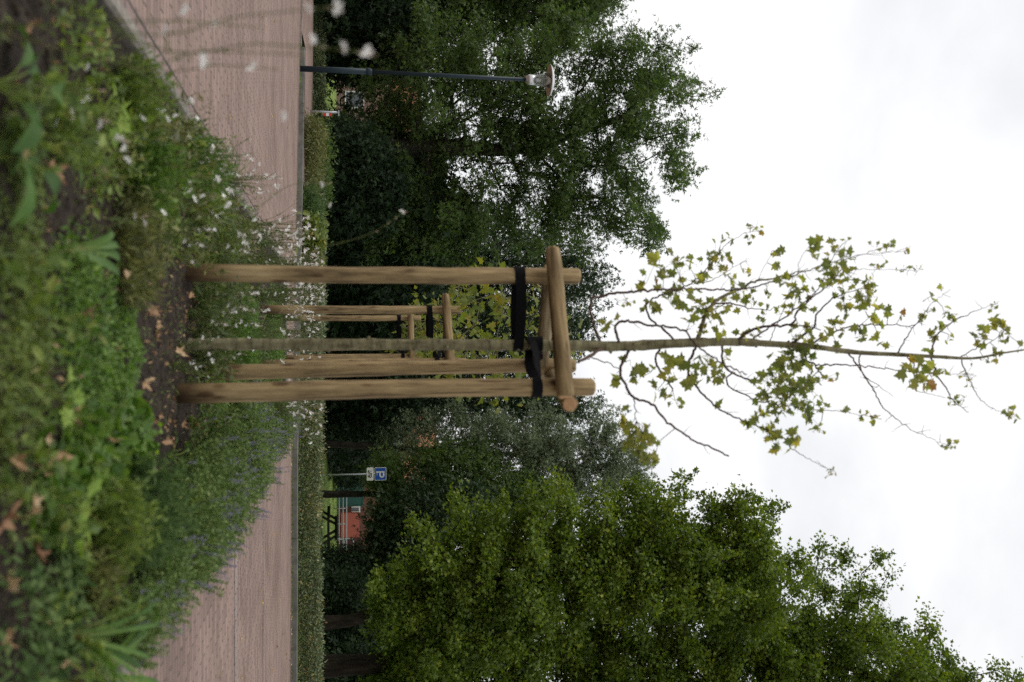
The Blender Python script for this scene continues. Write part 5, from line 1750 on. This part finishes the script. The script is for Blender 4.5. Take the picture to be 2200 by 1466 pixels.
B1_, B2_ = (-.72, 1.75, .08), (-.60, 2.1, .08)
hero_wand('wand_flower', 'tall thin flower stems close to the lens with white blooms beside the lamp', [
    ([B1_, P(250, 60, 1.75), P(520, 35, 1.7), P(722, 14, 1.65)], [pz(718, 17, 1.65, .027), pz(660, 20, 1.66, .016)]),
    ([B1_, P(300, 90, 1.8), P(560, 95, 1.75), P(790, 112, 1.7)], [pz(781, 110, 1.7, .028), pz(737, 104, 1.7, .020), pz(668, 85, 1.7, .018)]),
    ([B1_, P(260, 120, 1.85), P(430, 110, 1.85), P(640, 118, 1.8)], [pz(430, 130, 1.85, .026)]),
    ([B2_, P(330, 45, 2.0), P(450, 50, 2.0), P(560, 60, 2.0)], [pz(350, 65, 2.0, .026), pz(392, 20, 2.0, .022), pz(458, 52, 2.0, .022)]),
    ([B2_, P(320, 150, 2.1), P(470, 140, 2.1), P(600, 150, 2.1)], [pz(537, 142, 2.1, .024), pz(606, 250, 2.1, .02)]),
], 91)
hero_wand('wand_flower', 'single arching flower stem with one white bloom against the dark trees', [
    ([(-.42, 3.55, .08), P(560, 560, 3.5), P(700, 530, 3.4), P(800, 500, 3.35), P(866, 455, 3.3)], [pz(862, 455, 3.3, .022)]),
    ([(-.42, 3.55, .08), P(500, 470, 3.5), P(620, 400, 3.5), P(705, 395, 3.5)], [pz(690, 398, 3.5, .022), pz(708, 440, 3.5, .016), pz(610, 252, 3.4, .018)]),
    ([(-.42, 3.55, .08), P(420, 560, 3.6), P(480, 480, 3.6), P(560, 450, 3.6)], [pz(486, 440, 3.6, .026), pz(470, 460, 3.6, .028), pz(545, 475, 3.6, .022), pz(512, 505, 3.6, .022)]),
], 92)
hero_wand('wand_flower', 'short white flower sprays low over the soil near the broad leaves', [
    ([(-.62, 2.62, .08), P(190, 190, 2.6), P(215, 195, 2.6)], [pz(196, 193, 2.6, .028), pz(180, 212, 2.6, .024), pz(165, 215, 2.6, .02), pz(186, 145, 2.7, .02)]),
    ([(-.55, 2.55, .08), P(200, 250, 2.5), P(225, 262, 2.5)], [pz(212, 268, 2.5, .026), pz(155, 247, 2.5, .028), pz(120, 262, 2.5, .022)]),
    ([(-.50, 2.75, .08), P(240, 300, 2.7), P(270, 305, 2.7)], [pz(255, 302, 2.7, .030), pz(205, 308, 2.7, .028), pz(262, 318, 2.7, .024), pz(272, 345, 2.7, .022), pz(305, 255, 2.8, .022)]),
    ([(-.30, 3.0, .08), P(280, 470, 3.0), P(310, 465, 3.0)], [pz(288, 465, 3.0, .022), pz(350, 458, 3.2, .022), pz(310, 480, 3.1, .018)]),
], 93)

# drifts of the same plant farther along the bed
g1, g2, g3 = 'white wand flowers along the kerb side of the bed', 'white wand flowers around the nearest stakes', 'white wand flowers between the tree frames'
W1 = wand_plant('wand_flower', 'white wand flower in the drift along the pale kerb', (-.62, 6.3), 22, .46, .22, 101, g1, fl=2.8)
for k, (x, y, s_) in enumerate([(-.85, 5.6, .8), (-.55, 7.2, 1.0), (-.82, 7.6, 1.05), (-.35, 7.9, 1.0), (-.65, 8.6, 1.1), (-.88, 9.3, 1.05), (-.40, 9.2, 1.05), (-.68, 10.2, 1.1), (-.45, 11.1, 1.1), (-.85, 11.6, 1.1), (-.25, 10.4, 1.0), (-.6, 12.6, 1.15), (-.3, 12.0, 1.05)]):
    dup(W1, (x, y, soil_at(x, y)), k * 1.7, s_)
W2 = wand_plant('wand_flower', 'low white wand flower growing between the pale kerb and the nearest stakes', (-.50, 5.12), 13, .30, .17, 102, g2, fl=2)
for k, (x, y, s_) in enumerate([(-.12, 4.95, .7), (.03, 4.65, .5), (.06, 5.6, .8), (-.22, 5.3, .95), (-.45, 5.5, 1.0), (.10, 4.5, .5), (-.15, 5.9, 1.0), (-.72, 4.4, .85), (-.55, 4.0, .8), (-.85, 5.0, .95), (-.55, 4.9, .9), (-.75, 3.55, .7), (-.40, 3.95, .7)]):
    dup(W2, (x, y, soil_at(x, y)), k * 2.1, s_)
W3 = wand_plant('wand_flower', 'white wand flower standing between the first and second frame', (-.05, 7.4), 20, .42, .22, 103, g3, fl=1.5)
for k, (x, y, s_) in enumerate([(.18, 8.2, .9), (-.1, 8.8, 1.0), (.30, 9.2, .9), (.05, 10.6, 1.0), (.35, 11.3, 1.05), (.05, 12.2, 1.05), (.4, 13.0, 1.1), (-.1, 13.6, 1.1), (.62, 12.2, 1.0)]):
    dup(W3, (x, y, soil_at(x, y)), k * 1.3, s_)
wand_plant('wand_flower', 'upright fan-shaped white flower clump just beyond the front stake, above the brick path', (.52, 8.3), 46, .56, .30, 104, None, fl=3, lean=(.06, 0))

# catmint and lavender mounds by the right-hand kerb
def mint(name, label, loc, rad, h, n_st, seed, group=None, purple=.5):
    r = np.random.default_rng(seed)
    loc = np.array([*loc, soil_at(*loc)])
    root = thing(name, label, 'lavender plant', loc, group)
    mb, pb = MB(), MB()
    for k in range(n_st):
        a = r.uniform(0, 6.28)
        q = math.sqrt(r.random())
        L = h * (1.05 - .45 * q * q) * r.uniform(.7, 1.15)
        b_ = loc + np.array([math.cos(a) * q * rad * .35, math.sin(a) * q * rad * .35, 0])
        tip = loc + np.array([math.cos(a) * q * rad, math.sin(a) * q * rad, L]) + r.normal(0, .02, 3)
        mid = (b_ + tip) / 2 + np.array([math.cos(a), math.sin(a), 0]) * rad * q * .10
        ln = smooth_line([b_, mid, tip], 7)
        mb.tube(ln, np.linspace(.0016, .0009, 7), 3, cap=False, var=.4)
        m = 30
        t = .12 + .88 * r.random(m) ** .75
        i = np.minimum((t * 6).astype(int), 5)
        p = ln[i] + (ln[i + 1] - ln[i]) * (t * 6 - i)[:, None]
        mb.scatter(T_OVAL, p, nrm(r.normal(0, .7, (m, 3)) + [0, 0, .35]), r.normal(0, .6, (m, 3)) + [0, 0, .8], .019 * r.uniform(.6, 1.4, m), r.beta(2.2, 2.4, m))
        if r.random() < purple:
            sp = tip + np.array([math.cos(a) * .3, math.sin(a) * .3, 1]) * np.linspace(0, r.uniform(.035, .075), 9)[:, None]
            mb.tube([tip, sp[-1]], [.001, .0007], 3, cap=False, var=.6)
            w = np.repeat(sp, 4, 0) + r.normal(0, .0035, (36, 3))
            pb.scatter(T_OVAL, w, nrm(r.normal(0, .8, (36, 3)) + [0, 0, .5]), r.normal(size=(36, 3)), .0085 * r.uniform(.6, 1.2, 36), r.random(36))
    mb.build('foliage', 'lavender_leaf', root)
    pb.build('blossom', 'purple', root)
    return root


lg = 'purple catmint mounds along the brick edge'
L1 = mint('catmint', 'grey-green catmint mound with purple flower tips by the brick path', (.74, 4.3), .26, .25, 200, 111, lg, .09)
L2 = mint('catmint', 'grey-green catmint mound with purple flower tips by the brick path', (.80, 5.0), .24, .27, 180, 112, lg, .13)
k = 0
for x, y, s_ in [(.84, 3.75, .8), (.62, 4.75, .9), (.82, 5.6, 1.0), (.60, 5.5, .95), (.78, 6.2, 1.0), (.56, 6.3, .95), (.82, 6.9, 1.0), (.58, 7.1, 1.0), (.84, 7.6, 1.05), (.80, 8.6, .95), (.84, 9.5, 1.0), (.62, 9.9, 1.0), (.84, 10.6, 1.05), (.8, 11.8, 1.0), (.45, 6.8, .8), (.42, 7.5, .85), (.86, 3.25, .62), (.88, 4.55, .9)]:
    dup(L1 if k % 2 else L2, (x, y, soil_at(x, y)), k * 1.9, (s_, s_, s_ * random.uniform(.85, 1.1)))
    k += 1


def feather(name, label, loc, rad, h, n, seed, mat='weed_leaf', group=None, lsize=.02):
    r = np.random.default_rng(seed)
    loc = np.array([*loc, soil_at(*loc)])
    root = thing(name, label, 'herb', loc, group)
    mb = sb = MB()
    for k in range(n):
        a, q = r.uniform(0, 6.28), math.sqrt(r.random())
        tip = loc + np.array([math.cos(a) * q * rad, math.sin(a) * q * rad, h * (1.08 - .5 * q * q) * r.uniform(.45, 1.3)])
        b_ = loc + np.array([math.cos(a), math.sin(a), 0]) * q * rad * .5
        ln = smooth_line([b_, (b_ + tip) / 2 + r.normal(0, .006, 3), tip], 6)
        sb.tube(ln, np.linspace(.0011, .0006, 6), 3, cap=False, var=.5)
        m = 14
        t = .2 + .8 * r.random(m)
        i = np.minimum((t * 5).astype(int), 4)
        p = ln[i] + (ln[i + 1] - ln[i]) * (t * 5 - i)[:, None]
        mb.scatter(T_NARROW, p, nrm(r.normal(0, .55, (m, 3)) + [math.cos(a) * .3, math.sin(a) * .3, .8]), r.normal(size=(m, 3)), 1.35 * lsize * r.uniform(.6, 1.4, m), r.beta(2, 2.2, m))
    mb.build('foliage', mat, root)
    return root


feather('feathery_herb', 'compact dome of fine feathery foliage beside the strappy clump', (.50, 2.92), .125, .15, 330, 121, 'weed_leaf')
feather('feathery_herb', 'soft bluish-green feathery herb under the catmint, behind the compact dome', (.54, 3.42), .18, .18, 260, 122, 'sage_leaf')
feather('feathery_herb', 'fresh green feathery herb left of the stakes by the pale kerb', (-.55, 3.55), .15, .17, 150, 123, 'cover_leaf')
feather('feathery_herb', 'loose green feathery herb nearest the bend of the pale kerb', (-.78, 3.35), .13, .15, 120, 124, 'weed_leaf')
feather('feathery_herb', 'dull olive feathery tuft in front of the leaning strap leaves', (-.27, 3.40), .20, .11, 150, 125, 'olive_leaf', lsize=.024)
feather('feathery_herb', 'small reddish-green feathery tuft on the soil before the catmint', (.62, 2.80), .10, .09, 160, 126, 'olive_leaf')
feather('feathery_herb', 'green feathery herb by the kerb beyond the fresh green one', (-.78, 4.65), .17, .19, 150, 127, 'cover_leaf')
feather('feathery_herb', 'green feathery herb behind the trunk of the nearest maple', (.05, 6.3), .20, .20, 320, 128, 'cover_leaf')
feather('feathery_herb', 'dark green feathery herb near the lower photo corner by the tall wands', (-.52, 2.62), .12, .10, 80, 129, 'weed_leaf')


def strap_clump(name, label, loc, blades, seed, mat='broad_leaf', wid=.0085):
    """Long ribbon leaves: each blade is (direction deg, length, rise, width factor)."""
    r = np.random.default_rng(seed)
    loc = np.array([*loc, soil_at(*loc)])
    root = thing(name, label, 'leafy plant', loc)
    for ang, L, rise, wf in blades:
        a = math.radians(ang)
        h = np.array([math.cos(a), math.sin(a), 0])
        n = 14
        t = np.linspace(0, 1, n)
        z = rise * L * (2.0 * t - 1.35 * t ** 2)
        c = loc + h * (t * L * .9)[:, None] + np.stack([t * 0, t * 0, z], 1) + np.cross(h, [0, 0, 1]) * (np.sin(t * 3 + r.uniform(0, 3)) * .012)[:, None]
        side = np.cross(h, [0, 0, 1])
        w = wid * wf * np.clip(np.sin(np.clip(t * .93 + .07, 0, 1) * math.pi) ** .55, .06, 1)
        fold = np.stack([t * 0, t * 0, w * .35], 1)
        tw_ = r.uniform(-1.2, 1.2) * t
        side = side * np.cos(tw_)[:, None] + np.array([0, 0, 1.0]) * np.sin(tw_)[:, None] * .8
        V = np.concatenate([c - side * w[:, None] + fold, c, c + side * w[:, None] + fold])
        i = np.arange(n - 1)
        f = np.concatenate([np.stack([i, i + n, i + n + 1, i + 1], 1), np.stack([i + n, i + 2 * n, i + 2 * n + 1, i + n + 1], 1)])
        MB().add(V, [f], var=np.clip(np.tile(.75 * (1 - t[:-1]) ** 3, 2) + np.repeat([0, .16], n - 1) + r.uniform(.05, .5), 0, 1), smooth=True).build('leaf', mat, root)
    return root


rr = np.random.default_rng(5)
strap_clump('strap_leaf_plant', 'long arching strap leaves fanning from one yellowish base near the brick edge', G(128, 1358)[:2],
            [(rr.uniform(-70, 110), rr.uniform(.22, .44), rr.uniform(.35, .9), rr.uniform(.45, 1.1)) for _ in range(24)], 131)
strap_clump('strap_leaf_plant', 'broad dark strap leaves arching over the brick edge in the near corner', G(190, 1440)[:2],
            [(rr.uniform(-60, 140), rr.uniform(.26, .40), rr.uniform(.35, .7), rr.uniform(.8, 1.5)) for _ in range(9)], 132, mat='broad_leaf')
strap_clump('strap_leaf_plant', 'few upright elliptical leaves leaning over the bright creeping patch', G(150, 525)[:2],
            [(70, .17, .85, 1.5), (52, .19, .75, 1.7), (88, .15, .95, 1.3), (110, .13, 1.0, 1.2)], 133)
strap_clump('strap_leaf_plant', 'pair of slim pointed leaves on soil near the short white sprays', G(125, 268)[:2],
            [(50, .17, .35, 1.1), (30, .19, .30, 1.2)], 134)
strap_clump('strap_leaf_plant', 'grassy green tuft beside the pale kerb, where the path narrows', (-.72, 5.15),
            [(rr.uniform(0, 360), rr.uniform(.18, .34), rr.uniform(.7, 1.2), rr.uniform(.4, .7)) for _ in range(40)], 135)
strap_clump('strap_leaf_plant', 'grassy tuft rising at the foot of the far side stake', (-.60, 4.95),
            [(rr.uniform(0, 360), rr.uniform(.14, .30), rr.uniform(.6, 1.1), rr.uniform(.4, .7)) for _ in range(34)], 136, mat='weed_leaf')


def broad_plant(name, label, loc, leaves, seed, mat='broad_leaf', lobed=False):
    """Few large leaves on stalks: (direction deg, stalk m, height m, leaf length m)."""
    r = np.random.default_rng(seed)
    loc = np.array([*loc, soil_at(*loc)])
    root = thing(name, label, 'leafy plant', loc)
    sb = MB()
    for ang, st, hh, L in leaves:
        a = math.radians(ang)
        h = np.array([math.cos(a), math.sin(a), 0])
        e = loc + h * st + np.array([0, 0, hh])
        sb.tube(smooth_line([loc, loc + h * st * .4 + [0, 0, hh * .75], e], 7), np.linspace(.003, .0016, 7), 5, cap=False, var=.7)
        mb = MB()
        if lobed:
            mb.scatter(T_MAPLE, e, h + np.array([0, 0, r.uniform(-.1, .6)]), nrm(r.normal(0, .35, 3) + [0, -.3, 1]), L, r.uniform(.2, .9))
        else:
            n = 9
            t = np.linspace(0, 1, n)
            side = np.cross(h, [0, 0, 1])
            c = e + h * (t * L)[:, None] + np.stack([t * 0, t * 0, L * (.35 * t - .55 * t ** 2)], 1)
            w = .24 * L * np.sin(np.clip(t * .97 + .02, 0, 1) * math.pi) ** .75
            V = np.concatenate([c - side * w[:, None] + np.stack([t * 0, t * 0, w * .35], 1), c, c + side * w[:, None] + np.stack([t * 0, t * 0, w * .3], 1)])
            i = np.arange(n - 1)
            f = np.concatenate([np.stack([i, i + n, i + n + 1, i + 1], 1), np.stack([i + n, i + 2 * n, i + 2 * n + 1, i + n + 1], 1)])
            mb.add(V, [f], var=np.clip(np.repeat([0, .2], n - 1) + r.uniform(.05, .55) + np.tile(r.normal(0, .05, n - 1), 2), 0, 1), smooth=True)
        mb.build('leaf', mat, root)
    sb.build('stalk', 'weed_leaf', root)
    return root


broad_plant('broad_leaf_plant', 'plant with large glossy broad leaves nearest the camera on the kerb side', (-.50, 2.13),
            [(95, .05, .10, .13), (40, .05, .06, .12), (150, .05, .05, .11), (10, .06, .05, .12), (70, .07, .04, .12), (-30, .05, .09, .12), (120, .09, .05, .10)], 141)
broad_plant('broad_leaf_plant', 'plant with long upright glossy leaves beside the largest broad-leaved one', (-.37, 2.15),
            [(60, .06, .09, .13), (80, .05, .05, .13), (20, .05, .06, .11), (110, .04, .04, .11), (-10, .03, .07, .12)], 142)
broad_plant('broad_leaf_plant', 'pale lime seedling with lobed leaves on bare soil near the feathery dome', (.40, 2.60),
            [(90, .06, .06, .06), (60, .08, .05, .065), (30, .08, .05, .07), (120, .06, .08, .06), (10, .07, .06, .07), (75, .11, .05, .06), (-20, .05, .04, .06), (45, .12, .07, .055)], 143, 'lime_leaf', True)
broad_plant('broad_leaf_plant', 'yellow-green leafy seedling within the mossy growth', (.13, 2.62), [(80, .04, .05, .055), (20, .05, .05, .06), (140, .05, .04, .05), (-30, .04, .05, .05)], 144, 'lime_leaf', True)
broad_plant('broad_leaf_plant', 'small fresh weed on the bare soil before the catmint', (.48, 4.45), [(60, .05, .05, .07), (20, .06, .04, .06), (110, .05, .07, .07), (-30, .06, .05, .06), (160, .05, .03, .06)], 145)
broad_plant('broad_leaf_plant', 'bright weed with pointed leaves at the border of the bare soil', (.33, 3.62), [(60, .05, .06, .07), (20, .06, .05, .08), (110, .05, .07, .07), (-30, .06, .05, .07)], 146, 'lime_leaf')
broad_plant('broad_leaf_plant', 'leafy green weed in front of the pale kerb', (-.66, 3.05), [(60, .05, .06, .06), (20, .06, .05, .06), (110, .05, .07, .06), (150, .06, .05, .06), (90, .08, .07, .06)], 147, 'lime_leaf', True)


# ------------------------------------------------------------------ fallen leaves, each its own curled blade
def dry_leaf(name, label, loc, size, rz, curl, tilt, seed, mat='dry_leaf', group=None, lift=.012):
    r = np.random.default_rng(seed)
    V, Fs = T_MAPLE
    V = V.copy()
    y = V[:, 1] - .45
    x = V[:, 0].copy()
    V[:, 2] = curl * (x * x * 1.6 + y * y * .55) + r.normal(0, .035, len(V))
    V[:, 0] = x * (1 - .35 * abs(curl) * np.abs(x))
    V[:, 1] = y
    mb = MB()
    mb.add(V * size, [Fs], var=np.clip([r.uniform(.1, .9)] * 2 + r.normal(0, .12, 2), 0, 1))
    mb.tube(np.array([[0, -.45, 0], [.02, -.62, .03], [.06, -.8, .02]]) * size, [.0012, .0011, .0010], 4, cap=False, var=.3)
    o = mb.build(name, mat)
    loc = np.asarray(loc, float)
    z = soil_at(*loc[:2]) + lift if len(loc) == 2 else loc[2]
    o.location = (loc[0], loc[1], z)
    o.rotation_euler = (tilt[0], tilt[1], rz)
    return tag(o, label, 'leaf', group)


HERO = [(130, 985, .125, .4, .7, (.75, .35), 'dry_leaf', 'large tan dead leaf propped upright on the mossy growth'),
        (172, 880, .085, 1.6, 1.3, (.9, .5), 'dry_leaf', 'curled red-brown dead leaf on the bright creeping patch'),
        (122, 812, .11, 2.7, .35, (.45, -.2), 'pale_leaf', 'large pale greenish fallen leaf lying on the moss'),
        (312, 815, .075, .6, 1.4, (.7, .3), 'dry_leaf', 'folded brown dead leaf on bare soil in front of the nearest stakes'),
        (325, 905, .085, 2.2, 1.0, (.9, -.4), 'dry_leaf', 'slim tan dead leaf standing at the border of the bare soil'),
        (232, 950, .06, 3.6, 1.5, (.5, .5), 'dry_leaf', 'small curled brown leaf in the dark hollow beside the clover leaves'),
        (118, 378, .085, 5.0, .9, (.6, .2), 'dry_leaf', 'rusty orange dead leaf beside the upright glossy leaves'),
        (130, 607, .055, 1.2, 1.0, (.8, .4), 'dry_leaf', 'small orange dead leaf standing at the border of the creeping patch'),
        (35, 1100, .10, 1.0, .8, (.5, .3), 'dry_leaf', 'ragged tan dead leaf under the pale lime seedling'),
        (90, 1195, .075, 4.0, 1.0, (.7, .1), 'dry_leaf', 'reddish brown dead leaf beneath the lime seedling leaves'),
        (140, 1385, .07, 2.0, 1.2, (.5, .6), 'dry_leaf', 'orange-brown dead leaf at the base of the strap leaves'),
        (40, 1255, .08, 3.0, 1.0, (.8, .4), 'dry_leaf', 'pale brown curled leaf in the herb leaves of the near corner'),
        (65, 1000, .06, 5.2, 1.0, (.9, .4), 'dry_leaf', 'small pale tan leaf beside the large propped one')]
for k, (px, py, s_, rz_, cu, ti, mt, lb) in enumerate(HERO):
    dry_leaf('dead_leaf', lb, G(px, py, .11)[:2], s_ * .74, rz_, cu, ti, 200 + k, mt, None, lift=.030)
dl = 'small dead leaves scattered over the bed'
protos = [dry_leaf('dead_leaf', 'small brown dead leaf lying on the soil of the bed', G(330, 700)[:2] + np.array([.02 * i, 0]), .045, i * 1.3, 1.0, (.3, .2), 300 + i, 'dry_leaf', dl) for i in range(3)]
r5 = np.random.default_rng(77)
for k in range(48):
    x, y = r5.uniform(-.85, .75), 2.25 + 4.6 * r5.random() ** 1.4
    o = protos[k % 3].copy()
    COL.objects.link(o)
    o.location = (x, y, soil_at(x, y) + r5.uniform(.006, .05))
    o.rotation_euler = (r5.normal(0, .6), r5.normal(0, .6), r5.uniform(0, 6.28))
    s_ = r5.uniform(.5, 1.25)
    o.scale = (s_, s_, s_)
yl = 'tiny fallen leaves on the brick paving'
yp = [dry_leaf('fallen_leaf', 'tiny fallen leaf lying on the brick paving', (2.4 + i * .3, 8.5, .006), .05, i, .4, (.1, .05), 320 + i, 'yellow_leaf', yl) for i in range(3)]
for k in range(140):
    if k < 108:
        x, y = r5.uniform(1.35, 6.2), r5.uniform(5.6, 17.6)
        if k % 3 == 0:
            y = float(kerb_y(x)) - r5.uniform(.05, .5)
    else:
        x, y = -1.35 - 4.5 * r5.random() ** 1.5, r5.uniform(5, 20)
    o = yp[k % 3].copy()
    COL.objects.link(o)
    o.location = (x, y, r5.uniform(.008, .014))
    o.rotation_euler = (r5.normal(0, .18), r5.normal(0, .18), r5.uniform(0, 6.28))
    s_ = r5.uniform(.45, 1.1)
    o.scale = (s_, s_, s_)
# tufts of moss and grass in the paving joints by the far kerb
mb = MB()
n = 2600
x = np.concatenate([r5.uniform(1.3, 9, n // 2), r5.uniform(-7, 1.3, n // 2)])
y = kerb_y(x) - np.abs(r5.normal(0, .05, n)) - .01
k_ = vnoise(x, y * 0, 9, 2.5, 3) > -.1
x, y = x[k_], y[k_]
mb.scatter(T_NARROW, np.stack([x, y, x * 0 + .004], 1), nrm(r5.normal(0, .5, (len(x), 3)) + [0, 0, 1]), r5.normal(size=(len(x), 3)), .035 * r5.uniform(.4, 1.5, len(x)), r5.random(len(x)))
o = mb.build('grass', 'grass_blade', kind='stuff')
tag(o, 'sparse grass blades growing along the kerb joint')
